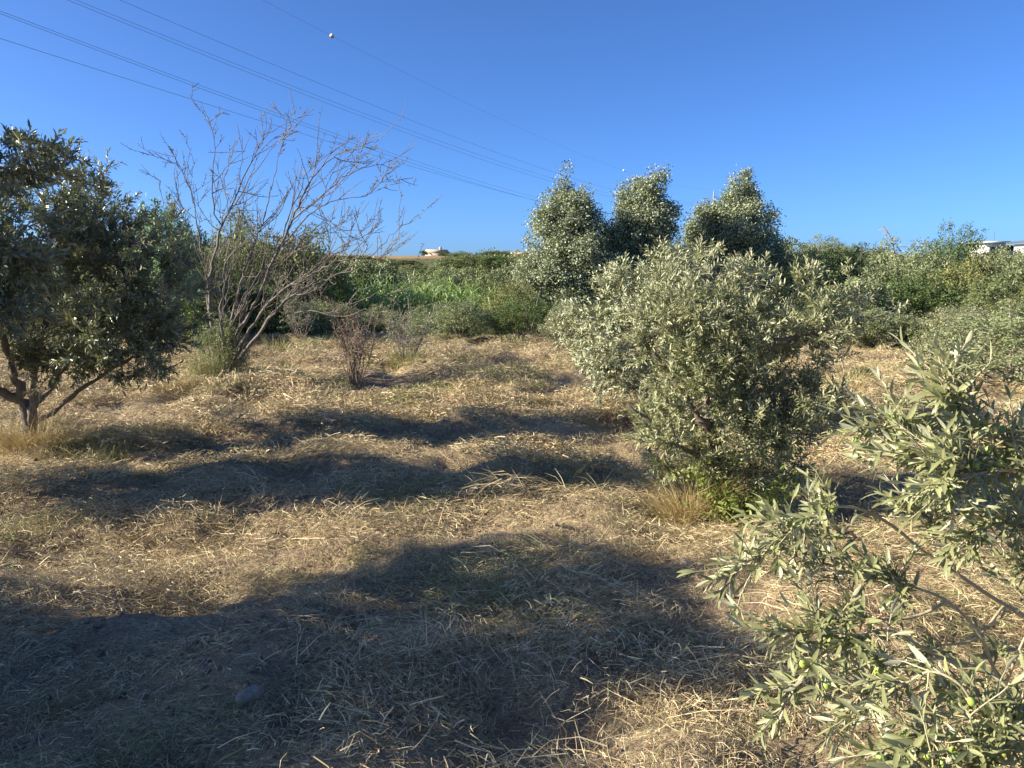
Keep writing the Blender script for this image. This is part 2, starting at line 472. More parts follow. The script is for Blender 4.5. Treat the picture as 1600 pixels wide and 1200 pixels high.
def clods():
    """loose lumps of soil lying on the bare patches"""
    rng = np.random.default_rng(5)
    g = Geo()
    base = np.array([[1, 0, 0], [-1, 0, 0], [0, 1, 0], [0, -1, 0], [0, 0, 1], [0, 0, -.6]]) * 1.0
    F = np.array([[0, 2, 4], [2, 1, 4], [1, 3, 4], [3, 0, 4], [2, 0, 5], [1, 2, 5], [3, 1, 5], [0, 3, 5]])
    n = 7500
    d = (1.9 ** 0.7 + rng.random(n) * (9 ** 0.7 - 1.9 ** 0.7)) ** (1 / 0.7)
    x = rng.uniform(-0.85, 0.85, n) * d
    bare = np.exp(-(((x + 0.75) / 0.8) ** 2 + ((d - 3.1) / 0.5) ** 2)) + 0.8 * np.exp(-(((x + 0.1) / 0.6) ** 2 + ((d - 4.9) / 0.3) ** 2)) + 0.12
    k = rng.random(n) < bare
    for xx, yy in zip(x[k], d[k]):
        s = min(.028, rng.gamma(2.2, 0.0045) + 0.004)
        V = (base + rng.normal(0, 0.22, (6, 3))) * s * np.array([1, 1, 0.75])
        a = rng.uniform(0, 6.28); c, sn = math.cos(a), math.sin(a)
        V = V @ np.array([[c, -sn, 0], [sn, c, 0], [0, 0, 1]])
        g.add(V + [xx, yy, hz(xx, yy) + s * 0.3], None, F)
    obj('soil_clods', g.build('soil_clods', M['clod'], True), kind='stuff', label='small lumps of loose brown soil between the straw', category='soil')
clods()

def stone(name_label, x, y, s, rz, seed):
    rng = np.random.default_rng(seed)
    import bmesh
    bm = bmesh.new(); bmesh.ops.create_icosphere(bm, subdivisions=3, radius=1)
    V = np.array([v.co[:] for v in bm.verts]); F = np.array([[v.index for v in f.verts] for f in bm.faces]); bm.free()
    for _ in range(9):
        d = nrm(rng.normal(size=3)); c = rng.uniform(0.55, 0.85)
        k = np.maximum(V @ d - c, 0); V = V - k[:, None] * d * 0.9
    V += 0.22 * np.stack([vn(V[:, 0] * 2.2 + i, V[:, 1] * 2.2 + V[:, 2] * 2, 40 + i) - 0.5 for i in range(3)], -1) + 0.10 * np.stack([vn(V[:, 0] * 6 + i, V[:, 1] * 6 + V[:, 2] * 5, 50 + i) - 0.5 for i in range(3)], -1)
    obj('stone', mesh('stone', V * np.array(s), [F], M['stone'], None, True), None, (x, y, hz(x, y) + s[2] * 0.25), rz,
        label=name_label, category='stone', group='stones in the mown field')
p = pt(395, 1168, 2.70); stone('pale oblong stone half sunk in the shaded soil at the bottom edge', p[0], 2.70, (0.062, 0.034, 0.032), 1.0, 3)
p = pt(1075, 905, 4.1); stone('grey lone stone in the straw near the fruiting olive twigs', p[0], 4.1, (0.05, 0.034, 0.024), 2.2, 4)
p = pt(680, 782, 5.5); stone('small whitish stone in the middle band of shade', p[0], 5.5, (0.035, 0.025, 0.022), 0.3, 6)

# ------------------------------------------------------------------ leaves and trees
def leaf_quads(P, D, Nn, L, W, rng, curl=0.12, detail=1):
    """lens-shaped leaves folded along the midrib: 2 quads each (detail 1) or one bent diamond (detail 0)"""
    n = len(P)
    S = nrm(np.cross(D, Nn)); U = np.cross(S, D)
    L = L[:, None]; W = W[:, None] * 0.5
    fold = 0.25
    if detail == 0:
        V = np.stack([P, P + D * L * 0.5 - S * W, P + D * L - U * L * curl, P + D * L * 0.5 + S * W], 1).reshape(-1, 3)
        b = (np.arange(n) * 4)[:, None]
        return V, b + np.array([[0, 1, 2, 3]]), 4
    a, c = P + D * L * 0.30 + U * W * fold, P + D * L * 0.68 + U * (W * fold - L * curl * 0.4)
    V = np.stack([P, a - S * W * 0.9, c - S * W * 0.85, P + D * L - U * L * curl, c + S * W * 0.85, a + S * W * 0.9], 1).reshape(-1, 3)
    b = (np.arange(n) * 6)[:, None]
    Q = np.concatenate([b + np.array([[0, 1, 2, 3]]), b + np.array([[0, 3, 4, 5]])])
    return V, Q[:, ::-1], 6

def shoot_leaves(g, P, D, Ls, k, leaf_l, leaf_w, rng, spread=0.75, tone_mu=0.5, tone_sd=0.22, detail=1, curl=0.12):
    """leafy shoots: opposite pairs of leaves along straight shoots from P in direction D"""
    n = len(P)
    R1 = nrm(np.cross(D, nrm(rng.normal(size=(n, 3))))); R2 = np.cross(D, R1)
    tt = (np.arange(k) + 0.5) / k
    shoot_tone = rng.normal(0, tone_sd * 0.7, n)
    for j in range(k):
        ang = (j % 2) * math.pi + (j // 2) * 1.57 + rng.normal(0, 0.35, n)
        side = R1 * np.cos(ang)[:, None] + R2 * np.sin(ang)[:, None]
        sp = np.clip(rng.normal(spread, 0.2, n) * (1.15 - 0.55 * tt[j]), 0.1, 1.4)
        d = nrm(D * np.cos(sp)[:, None] + side * np.sin(sp)[:, None] + np.array([0, 0, -0.08]))
        base = P + D * (Ls * tt[j])[:, None]
        nn = nrm(D * 0.8 - side * 0.5 + np.array([0, 0, 0.8]) + rng.normal(0, 0.55, (n, 3)))
        V, Q, m = leaf_quads(base, d, nn, leaf_l * rng.uniform(0.65, 1.2, n), leaf_w * rng.uniform(0.8, 1.2, n), rng, curl, detail)
        g.add(V, Q, None, np.repeat(np.clip(rng.normal(tone_mu, tone_sd, n) + shoot_tone, 0, 1), m))

def lobe_points(lobes, n, rng, shell=0.6):
    """points in a union of ellipsoids, biased to the outer shell"""
    w = np.array([l[3] * l[4] + l[4] * l[5] + l[3] * l[5] for l in lobes]); w = w / w.sum()
    which = rng.choice(len(lobes), n, p=w)
    d = nrm(rng.normal(size=(n, 3)))
    r = rng.random(n) ** (1 / 3)
    r = shell + (1 - shell) * r
    r = np.where(rng.random(n) < 0.25, rng.uniform(0.3, 1, n), r) * rng.uniform(0.92, 1.08, n)
    Lb = np.array(lobes)
    return Lb[which, :3] + d * r[:, None] * Lb[which, 3:6], d

def grow(limbs, tips, rng, sag=0.0):
    """join each tip to the nearest wood; returns branch paths as node indices, node positions and radii"""
    pos, par = [], []
    start = []
    for li, (P) in enumerate(limbs):
        s = len(pos)
        for i, q in enumerate(P):
            pos.append(q[:3]); par.append(-1)
            start.append(li)
    nl = len(pos)
    pos = np.array(pos, float)
    order = np.argsort([np.min(np.linalg.norm(pos - t, axis=1)) for t in tips])
    root = pos[0]
    cap = np.zeros((nl + len(tips) * 5, 3)); cap[:nl] = pos; n = nl
    paths = []
    for ti in order:
        t = tips[ti]
        A = cap[:n]
        dv = t - A; dd = np.linalg.norm(dv, axis=1)
        out = np.linalg.norm(A - root, axis=1) - np.linalg.norm(t - root)
        cost = dd + np.maximum(out, 0) * 1.2 + np.maximum(A[:, 2] - t[2] - 0.05, 0) * 0.5
        k = int(np.argmin(cost)); L = dd[k]
        a = cap[k]
        m = 4
        s = np.linspace(0, 1, m + 1)[1:, None]
        mid = (a + t) / 2 + rng.normal(0, 0.10, 3) * L + np.array([0, 0, 0.10 * L - sag * L])
        P = (1 - s) ** 2 * a + 2 * s * (1 - s) * mid + s ** 2 * t
        cap[n:n + m] = P
        paths.append((k, list(range(n, n + m)))); n += m
    return cap[:n], paths

def node_radii(n, paths, r_tip, expo=0.42):
    cnt = np.zeros(n)
    for k, idx in reversed(paths):
        c = max(1.0, cnt[idx[-1]] + 1)
        acc = 1.0
        for i in reversed(idx):
            acc = max(acc, cnt[i] + acc * 0 + acc)
            cnt[i] = acc
        cnt[k] += acc
    return r_tip * np.maximum(cnt, 1) ** expo

def clumpify(lobes, k, f, rng):
    """break smooth lobes into smaller uneven clumps"""
    out = []
    for l in lobes:
        m = max(3, int(k * (l[3] * l[4] * l[5]) ** .33 / .5))
        for _ in range(m):
            d = nrm(rng.normal(size=3)) * rng.uniform(.45, .92); q = rng.uniform(f * .65, f * 1.25)
            out.append((l[0] + d[0] * l[3], l[1] + d[1] * l[4], l[2] + d[2] * l[5], l[3] * q, l[4] * q, l[5] * q * 1.1))
    return out

def make_tree(name, label, category, loc, limbs, lobes, n_tips, leafy, mats, seed, group=None, r_tip=0.0018, side_shoots=4,
              k_leaves=12, leaf=(0.055, 0.013), shoot_len=0.17, up=0.35, shell=0.6, tone=(0.5, 0.22), detail=1, wind=0.0, min_z=0.25, extra=None):
    """limbs: [(x,y,z,r), ...] polylines in metres from the foot (the first is the trunk); lobes: ellipsoids of the crown"""
    rng = np.random.default_rng(seed)
    t = thing(name, label, category, loc, 0, group)
    paths3 = []
    for i, P in enumerate(limbs):
        P = smooth_path(P, max(6, len(P) * 5))
        P[2:-1, :3] += rng.normal(0, 0.012, (len(P) - 3, 3))
        paths3.append(P)
        g = Geo()
        kk = 9 if i == 0 else 7
        g.tube(P[:, :3], P[:, 3] * (1 + 0.12 * rng.normal(size=len(P))), kk)
        obj('trunk' if i == 0 else 'branch', g.build('wood', mats[0], True), t)
    tips, dirs = lobe_points(clumpify(lobes, 7, .36, rng), n_tips, rng, .35)
    far_out = rng.random(n_tips) < .07
    tips = tips + (far_out * rng.uniform(.05, .22, n_tips))[:, None] * nrm(dirs + np.array([.1, 0, .9]))
    ok = tips[:, 2] > min_z + 0.15 * rng.random(n_tips)
    tips, dirs = tips[ok], dirs[ok]
    pos, paths = grow(paths3, tips, rng)
    rad = node_radii(len(pos), paths, r_tip)
    rad = np.minimum(rad, 0.02)
    tw = Geo()
    B, D, T = [], [], []
    for k, idx in paths:
        P = np.vstack([pos[k], pos[idx]])
        rr = rad[[idx[0]] + idx]
        tw.tube(P, rr, 3, cap=False)
        B.append(P[-1]); D.append(P[-1] - P[-3]); T.append(P)
    obj('twigs', tw.build('twigs', mats[1] if len(mats) > 2 else mats[0], True), t, kind='stuff')
    if leafy:
        B, D = np.array(B), nrm(np.array(D))
        g = Geo()
        cen = np.mean([l[:3] for l in lobes], axis=0)
        outw = nrm(B - cen)
        d0 = nrm(D + 0.4 * outw + np.array([wind, 0, up]) + rng.normal(0, 0.25, B.shape))
        Ls = shoot_len * rng.uniform(0.6, 1.5, len(B))
        shoot_leaves(g, B - d0 * Ls[:, None] * 0.4, d0, Ls, k_leaves, leaf[0], leaf[1], rng, 0.75, tone[0], tone[1], detail)
        T = np.array(T)
        for s in range(side_shoots):
            f = rng.uniform(0.35, 1.0, len(T)) * 3.999
            i = f.astype(int); w = (f - i)[:, None]
            b = T[np.arange(len(T)), i] * (1 - w) + T[np.arange(len(T)), i + 1] * w
            d1 = nrm(D * 0.6 + rng.normal(0, 0.75, B.shape) + 0.35 * outw + np.array([wind, 0, up]))
            Ls = shoot_len * rng.uniform(0.45, 1.2, len(B))
            shoot_leaves(g, b, d1, Ls, k_leaves, leaf[0], leaf[1], rng, 0.8, tone[0], tone[1], detail)
        obj('crown', g.build('crown', mats[-1]), t, kind='stuff')
    return t

def at_ground(px, d):
    x = (px - 800) / FOC * d * (math.cos(PITCH) + 0.0)
    p_ = pt(px, HOR + CAM_H * FOC / d, d)
    return float(p_[0]), d

OB = (M['bark'], M['greybark'], M['olive'])
OBD = (M['bark'], M['bark'], M['oliveshaded'])  # olive set whose leaf colour carries shade

# the dark olive at the left, foot in a dry tuft
x, y = at_ground(52, 7.35)
make_tree('olive_tree', 'dark shaded olive tree with forked trunk standing in a dry grass tuft', 'olive tree', (x, y, hz(x, y) - 0.03),
    [[(0, 0, 0, .07), (-.03, 0, .3, .055), (-.08, .0, .55, .045), (-.18, .05, .85, .036), (-.3, .1, 1.3, .03), (-.32, .1, 1.9, .015)],
     [(0.0, 0, .18, .045), (.06, -.03, .5, .04), (.10, 0, .85, .034), (.22, .05, 1.3, .03), (.25, .1, 1.9, .018)],
     [(-.08, 0, .48, .05), (-.35, -.1, .62, .045), (-.75, -.15, .85, .035), (-1.1, -.1, 1.2, .02)],
     [(.05, 0, .25, .025), (.5, -.1, .55, .02), (1.0, -.15, .85, .014), (1.45, -.1, 1.0, .008)],
     [(.14, 0, .8, .03), (.5, .1, 1.2, .025), (.9, .15, 1.6, .015), (1.05, .1, 2.0, .01)],
     [(.1, 0, .45, .018), (.25, .3, .8, .016), (.5, .6, 1.2, .01)]],
    [(-.7, 0, 1.45, .85, .9, .75), (0, 0, 1.9, .95, .9, .75), (.9, 0, 1.5, .85, .85, .75), (1.15, -.1, 1.1, .72, .6, .5), (.6, .1, 2.2, .7, .7, .5), (.1, 0, 2.35, .6, .6, .35),
     (-.35, .1, 2.1, .8, .8, .45), (.2, -.3, 1.2, .9, .7, .5), (.82, .0, 2.5, .10, .1, .16), (.95, -.1, .85, .6, .5, .36), (.3, -.4, .85, .6, .4, .3), (-.4, -.3, 1.0, .6, .5, .36)],
    1000, True, OBD, 1, 'olive trees of the grove', up=0.3, min_z=0.42, side_shoots=4, leaf=(0.06, 0.015))

# the olive at the very edge of the picture, beside it
x, y = -4.85, 5.3
make_tree('olive_tree', 'taller olive tree cut by the left edge above the forked one', 'olive tree', (x, y, hz(x, y) - 0.03),
    [[(0, 0, 0, .11), (.03, 0, .4, .09), (0, 0, .9, .07), (.1, 0, 1.6, .04), (.15, 0, 2.4, .015)],
     [(0, 0, .5, .05), (.4, .1, 1.0, .04), (.7, .1, 1.7, .02)], [(0, 0, .6, .05), (-.5, -.1, 1.1, .04), (-.8, 0, 1.8, .02)]],
    [(0, 0, 1.6, 1.15, .8, .8), (.6, .1, 1.7, .9, .65, .6), (.2, 0, 2.5, .95, .7, .6), (1.05, 0, 2.5, .6, .5, .52), (-.7, 0, 1.7, .9, .8, .8), (1.55, 0, 2.45, .35, .3, .22)],
    980, True, OBD, 2, 'olive trees of the grove', up=0.3, min_z=0.6, side_shoots=5, leaf=(0.062, 0.017))

# trees of the same row outside the picture on the sun's side; their shade lies over the foreground
for k, (x, y, s, sd) in enumerate([(-5.9, 2.5, 1.1, 31), (-5.35, 1.9, 1.04, 32)]):
    lob = [(0, 0, 1.65, 1.15, .78, .85), (.5, .3, 2.05, .8, .7, .6), (-.4, -.4, 2.1, .9, .7, .65), (.1, .2, 2.6, .6, .5, .4)] + ([(0, -.5, 2.35, .7, .6, .5), (0, .5, 2.35, .7, .6, .5)] if k == 0 else [])
    make_tree('olive_tree', ['olive tree whose shade covers the foreground straw, outside the left edge',
                             'nearest olive tree outside the left edge, its shade along the bottom'][k], 'olive tree', (x, y, hz(x, y) - 0.03),
        [[(0, 0, 0, .12), (.03, 0, .5, .09), (0, 0, 1.0, .07), (.1, 0, 1.8, .03)], [(0, 0, .6, .06), (.5, .1, 1.2, .04), (.8, .2, 1.9, .02)],
         [(0, 0, .6, .06), (-.5, -.2, 1.2, .04), (-.7, -.3, 2.0, .02)]],
        [tuple(v * s for v in l) for l in lob], (480, 400, 420)[k], True, OBD, sd, 'olive trees of the grove', side_shoots=5, leaf=(0.08, 0.022), detail=0)

# the sunlit olive right of the middle, bushy to the ground
x, y = at_ground(1128, 5.35)
make_tree('olive_tree', 'large bushy sunlit olive tree branching from low down beside bright green weeds', 'olive tree', (x, y, hz(x, y) - 0.03),
    [[(0, 0, 0, .06), (-.03, 0, .3, .05), (-.10, .05, .6, .042), (-.06, 0, .85, .034), (.03, -.05, 1.05, .026), (.12, -.1, 1.25, .016)],
     [(-.10, .0, .55, .03), (-.3, -.05, .8, .022), (-.5, 0, 1.1, .015), (-.62, 0, 1.4, .008)],
     [(-.06, 0, .82, .025), (-.12, -.1, 1.05, .018), (-.15, -.15, 1.35, .01)],
     [(.02, -.05, 1.0, .02), (.3, -.15, 1.2, .016), (.65, -.2, 1.30, .011), (1.0, -.2, 1.4, .006)],
     [(0, 0, .35, .03), (.35, -.1, .6, .022), (.7, -.1, .75, .012)],
     [(-.03, 0, .3, .025), (-.4, -.1, .5, .018), (-.7, -.1, .75, .01)]],
    [(-.25, 0, 1.15, .62, .7, .58), (.15, 0, 1.25, .62, .7, .55), (.34, 0, 1.1, .46, .5, .5), (.15, -.1, .72, .55, .5, .42), (-.33, -.1, .72, .40, .5, .40), (.66, -.1, 1.34, .36, .35, .22),
     (1.0, -.1, 1.34, .28, .2, .12), (.05, .1, 1.58, .45, .45, .2), (-.5, 0, 1.42, .28, .3, .22), (.42, 0, 1.6, .22, .25, .15), (.5, -.2, .8, .25, .25, .2), (.05, -.2, .36, .40, .36, .26), (.42, -.1, .5, .30, .3, .28), (-.3, -.1, .42, .3, .35, .26), (-.15, 0, 1.68, .16, .2, .14), (-.7, 0, 1.2, .14, .2, .16)],
    700, True, OB, 3, 'olive trees of the grove', up=0.55, min_z=0.10, side_shoots=4, k_leaves=13, leaf=(0.046, 0.0115), shoot_len=0.14, tone=(0.55, 0.24))

# the olive behind it, showing on its left side
x, y = at_ground(1010, 8.2)
make_tree('olive_tree', 'second sunlit olive tree directly behind the large bushy one', 'olive tree', (x, y, hz(x, y) - 0.03),
    [[(0, 0, 0, .07), (.03, 0, .4, .06), (-.05, 0, .9, .04), (.05, 0, 1.5, .015)], [(0, 0, .4, .04), (-.4, -.1, .8, .03), (-.6, -.1, 1.2, .012)],
     [(0, 0, .5, .04), (.5, -.1, 1.0, .03), (.7, -.1, 1.5, .012)]],
    [(-.2, 0, 1.1, .75, .8, .65), (.3, 0, 1.35, .8, .8, .58), (-.35, -.1, .62, .55, .6, .45), (.1, 0, 1.72, .6, .5, .28), (.6, 0, 1.0, .7, .7, .6), (-.1, 0, 1.62, .6, .5, .32), (.45, 0, 1.68, .55, .5, .32), (-.45, 0, 1.25, .55, .5, .4)],
    680, True, OB, 4, 'olive trees of the grove', up=0.45, min_z=0.25, side_shoots=5, leaf=(0.052, 0.014), detail=0, tone=(0.5, 0.22))

# ------------------------------------------------------------------ the leafless tree
def bare_tree():
    rng = np.random.default_rng(8)
    x0, d = at_ground(342, 11.4)
    base = np.array([x0, d, hz(x0, d) - 0.03])
    t = thing('bare_tree', 'leafless grey many-stemmed tree leaning over, weeds wrapped round its foot', 'tree', tuple(base))
    limbs_px = [  # (px, py, depth offset, radius)
        [(345, 605, 0, .085), (340, 560, 0, .075), (330, 500, 0, .055), (326, 440, .05, .045), (338, 390, .05, .036), (347, 350, .1, .028), (372, 300, .15, .02), (398, 240, .2, .012), (432, 200, .2, .007), (472, 183, .2, .004)],
        [(352, 590, 0, .06), (372, 520, -.1, .05), (400, 470, -.2, .042), (430, 400, -.3, .036), (455, 345, -.3, .028), (480, 290, -.35, .02), (520, 245, -.4, .012), (560, 230, -.4, .007), (592, 218, -.4, .004)],
        [(355, 580, .1, .05), (362, 500, .2, .04), (380, 430, .3, .03), (402, 370, .35, .022), (412, 340, .4, .017), (430, 270, .4, .01), (445, 215, .4, .005), (450, 170, .4, .003)],
        [(360, 570, -.1, .055), (400, 500, -.3, .042), (440, 455, -.45, .036), (470, 440, -.6, .03), (500, 420, -.6, .022), (545, 405, -.7, .016), (580, 398, -.7, .012), (615, 365, -.75, .007), (655, 335, -.8, .003)],
        [(362, 575, -.2, .05), (420, 500, -.5, .036), (455, 462, -.6, .03), (500, 440, -.7, .022), (550, 420, -.8, .014), (590, 405, -.8, .008), (620, 380, -.8, .004)],
        [(345, 570, .1, .04), (326, 480, .3, .03), (320, 420, .3, .024), (310, 360, .35, .018), (300, 310, .4, .012), (283, 265, .4, .006), (268, 252, .4, .003)],
        [(347, 352, .1, .024), (335, 335, .1, .02), (332, 270, .1, .014), (336, 220, .1, .008), (322, 182, .1, .003)],
        [(352, 340, .1, .02), (385, 290, .0, .014), (420, 240, -.1, .009), (440, 215, -.1, .005), (458, 205, -.1, .003)],
        [(437, 392, -.3, .024), (450, 340, -.2, .018), (470, 300, -.2, .013), (485, 262, -.2, .008), (540, 225, -.2, .005), (545, 203, -.2, .003)],
        [(455, 345, -.3, .022), (500, 310, -.45, .015), (545, 270, -.5, .01), (590, 258, -.5, .006), (612, 250, -.5, .003)],
        [(440, 385, -.3, .02), (490, 330, -.5, .014), (530, 312, -.5, .009), (580, 300, -.55, .006), (605, 265, -.55, .003)],
        [(380, 545, 0, .03), (430, 485, .1, .02), (470, 440, .2, .015), (510, 400, .2, .01), (560, 370, .2, .006), (598, 325, .2, .003)],
        [(365, 560, .2, .035), (390, 460, .3, .026), (420, 420, .4, .02), (450, 400, .4, .014), (490, 370, .4, .009), (540, 345, .4, .004)],
        [(350, 560, -.2, .03), (345, 480, -.35, .022), (352, 420, -.4, .016), (360, 360, -.4, .01), (352, 300, -.4, .006), (360, 240, -.4, .003)],
        [(320, 420, .3, .016), (298, 370, .2, .012), (285, 330, .2, .008), (276, 280, .2, .004), (290, 262, .2, .002)],
        [(283, 300, .4, .008), (262, 340, .5, .006), (252, 300, .5, .004), (240, 270, .5, .002)],
        [(448, 490, -.5, .016), (490, 486, -.7, .013), (520, 494, -.8, .01), (545, 508, -.8, .006)],
        [(490, 487, -.7, .009), (530, 492, -.6, .006), (560, 482, -.6, .003)],
    ]
    for k in range(6):      # thinner stems filling the fan
        a = rng.uniform(-.25, 1.05); ln = rng.uniform(150, 300); bx_, by_ = 350 + rng.normal(0, 8), rng.uniform(520, 575)
        o1 = rng.uniform(-.6, .6); cv = rng.normal(0, .12)
        limbs_px.append([(bx_ + ln * f * math.sin(a * (.75 + .3 * f)), by_ - ln * f * math.cos(a * (.75 + .3 * f)) * 1.0, o1 * f, .024 * (1 - f) + .0035) for f in (0, .25, .5, .75, 1.0)])
    limbs = []
    for L in limbs_px:
        P = np.array([[*(pt(a, b, d + o) - base), r] for a, b, o, r in L])
        n = max(8, int(np.linalg.norm(np.diff(P[:, :3], axis=0), axis=1).sum() / 0.09))
        P = smooth_path(P, n)
        P[2:-1, :3] += rng.normal(0, 0.012, (n - 3, 3))
        limbs.append(P)
        g = Geo(); g.tube(P[:, :3], np.maximum(P[:, 3] * .56, .0042) * (1 + .08 * rng.normal(size=n)), 6)
        obj('trunk' if len(limbs) == 1 else 'branch', g.build('wood', M['deadbark'], True), t)
    tw = Geo()
    def side(p, dirv, L, r, depth):
        n = max(4, int(L / 0.05))
        P = [p]; dv = dirv.copy()
        for i in range(n):
            dv = nrm(dv + rng.normal(0, 0.085, 3) + np.array([0.01, 0, 0.04]))
            P.append(P[-1] + dv * L / n)
        P = np.array(P)
        tw.tube(P, np.linspace(max(r, .0046), .0028, n + 1), 4 if r > .004 else 3, cap=False)
        for i in range(1, n):      # short spurs
            if rng.random() < 0.6:
                s = nrm(dv * 0.6 + rng.normal(0, 0.8, 3)); l = rng.uniform(.015, .045)
                tw.tube(np.array([P[i], P[i] + s * l * .6, P[i] + s * l]), [.0036, .0032, .0042], 3, cap=False)
        if depth > 0:
            for _ in range(rng.integers(2, 4) if depth > 1 else rng.integers(1, 3)):
                i = rng.integers(1, n)
                s = nrm(dv + rng.normal(0, 0.55, 3) + np.array([0, 0, .15]))
                side(P[i], s, L * rng.uniform(.4, .75), r * .65, depth - 1)
    for P in limbs:
        n = len(P)
        for i in range(4, n):
            z = P[i, 2]
            if rng.random() < (0.46 if z > 0.8 else 0.34):
                dv = nrm(P[i, :3] - P[i - 3, :3])
                s = nrm(dv + rng.normal(0, 0.6, 3) + np.array([.1, 0, .25]))
                side(P[i, :3], s, rng.uniform(.2, .85) * (1.1 if P[i, 3] > .01 else .7), min(.0075, max(.0024, P[i, 3] * .5)), 1 if rng.random() < .6 else 2)
    obj('twigs', tw.build('twigs', M['bark']), t, kind='stuff')
bare_tree()

# ------------------------------------------------------------------ tufts of grass and weeds
def tuft(name, label, category, x, y, rx, ry, h, n, mat, seed, lean=0.35, width=0.004, leaves=None, bend=(0.3, 1.1), group=None, tone=None, flare=0.3):
    """upright clump of blades with an uneven top; optional leaf shoots"""
    rng = np.random.default_rng(seed)
    r = np.sqrt(rng.random(n)); a = rng.uniform(0, 6.28, n)
    X = x + r * np.cos(a) * rx; Y = y + r * np.sin(a) * ry
    Z = hgt(X, Y) - 0.01
    az = a + rng.normal(0, 0.8, n)
    tilt = math.pi / 2 - np.abs(rng.normal(0.4 * lean, lean, n)) - flare * r
    L = h * rng.uniform(0.35, 1.1, n) * (1 - 0.35 * r ** 2) * (0.65 + 0.7 * vn(X / 0.12, Y / 0.12, seed))
    W = width * rng.uniform(0.5, 1.2, n)
    V, Q, k = blades(np.stack([X - x, Y - y, Z], -1), az, tilt, L, W, rng.uniform(*bend, n), rng.normal(0, 0.5, n), 3, rng)
    z0 = hz(x, y); V[:, 2] -= z0
    t = thing(name, label, category, (x, y, z0), 0, group)
    tn = np.clip(rng.normal(0.5, 0.25, n), 0, 1) if tone is None else np.clip(rng.normal(tone, 0.2, n), 0, 1)
    obj('blades', mesh('blades', V, [Q], mat, np.repeat(tn, k)), t, kind='stuff')
    if leaves:
        m, ll, lw, lm = leaves
        q = rng.choice(n, m); f = rng.uniform(.12, 1, m)
        ends = V.reshape(n, k, 3)[:, -2:].mean(1); base = V.reshape(n, k, 3)[:, :2].mean(1)
        P = base[q] * (1 - f[:, None]) + ends[q] * f[:, None]
        D = nrm(nrm(rng.normal(size=(m, 3))) + np.array([0, 0, .2]))
        g = Geo()
        VV, QQ, kk = leaf_quads(P, D, nrm(rng.normal(0, .5, (m, 3)) + np.array([0, 0, 1.0])), ll * rng.uniform(.6, 1.3, m), lw * rng.uniform(.7, 1.2, m), rng)
        g.add(VV, QQ, None, np.repeat(rng.random(m), kk))
        obj('foliage', g.build('foliage', lm), t, kind='stuff')
    return t

def T(px, d): return at_ground(px, d)
x, y = T(60, 7.15); tuft('grass_tuft', 'straw-yellow tall grass tuft round the forked olive trunk', 'grass tuft', x, y, .42, .24, .48, 1300, M['drygrass'], 51, tone=.75)
x, y = T(130, 6.8); tuft('grass_tuft', 'low greenish grass patch beside the forked olive trunk', 'grass tuft', x, y, .38, .2, .24, 700, M['greengrass'], 52)
x, y = T(862, 5.75); tuft('grass_tuft', 'fresh green grass tuft alone in the middle of the straw', 'grass tuft', x, y, .24, .12, .28, 560, M['greengrass'], 53, .45, tone=.3)
x, y = T(935, 5.8); tuft('grass_tuft', 'small half-dry grass tuft right of the fresh green one', 'grass tuft', x, y, .13, .09, .17, 180, M['greengrass'], 54, .5, tone=.85)
x, y = T(1085, 5.25); tuft('dry_weeds', 'tan dry weeds at the foot of the large bushy olive', 'weeds', x, y, .24, .15, .56, 1100, M['drygrass'], 55, .25, .0035)
x, y = T(1030, 5.9); tuft('dry_weeds', 'low yellow-green weeds left of the large bushy olive', 'weeds', x, y, .20, .15, .30, 420, M['greengrass'], 56, .4, .0035, tone=.8)
x, y = T(1158, 5.1); tuft('green_weed', 'bright lime-green leafy weeds under the large bushy olive', 'weeds', x, y, .15, .10, .68, 170, M['greengrass'], 57, .18, .004, (1500, .04, .02, M['lime']), tone=.3)
x, y = T(322, 11.2); tuft('climbing_weeds', 'olive-drab weeds climbing round the foot of the leafless tree', 'weeds', x + .15, y, .34, .3, .75, 900, M['greengrass'], 58, .10, .0045, (2200, .045, .018, M['grey']), (-.2, .6), tone=.9, flare=.06)
x, y = T(345, 10.4); tuft('green_weed', 'low yellow-green weeds in front of the leafless tree', 'weeds', x, y, .5, .22, .20, 500, M['greengrass'], 59, .4, .006, (900, .04, .02, M['yellow']))
x, y = T(270, 10.7); tuft('grass_tuft', 'pale dry grass between the dark olive and the leafless tree', 'grass tuft', x, y, .40, .2, .42, 600, M['drygrass'], 60, .3, .005)
x, y = T(634, 13.6); tuft('grass_tuft', 'yellow-green grass clump at the foot of the thin grey shrub', 'grass tuft', x, y, .24, .2, .55, 500, M['greengrass'], 61, .22, .007, tone=.7)
x, y = T(690, 16.2); tuft('grass_tuft', 'thin yellowish grass clump in front of the little grey olive', 'grass tuft', x, y, .25, .2, .35, 260, M['greengrass'], 62, .25, .008, tone=.8)
x, y = T(440, 11.2); tuft('grass_tuft', 'pale green grass patch right of the leafless tree', 'grass tuft', x, y, .6, .25, .18, 600, M['greengrass'], 63, .5, .006, tone=.75)
x, y = T(435, 16.5); tuft('grass_tuft', 'pale grass clump by the dark thicket behind the leafless tree', 'grass tuft', x, y, .3, .2, .5, 320, M['greengrass'], 64, .2, .009, tone=.75)
x, y = T(505, 17); tuft('grass_tuft', 'rounded yellow-green grass clump beyond the withered shrub', 'grass tuft', x, y, .35, .25, .45, 420, M['greengrass'], 65, .25, .009, tone=.5)
x, y = T(1310, 11.0); tuft('dry_weeds', 'tall dry weeds in the gap behind the large bushy olive', 'weeds', x, y, .6, .45, .45, 1100, M['drygrass'], 66, .3, .006)
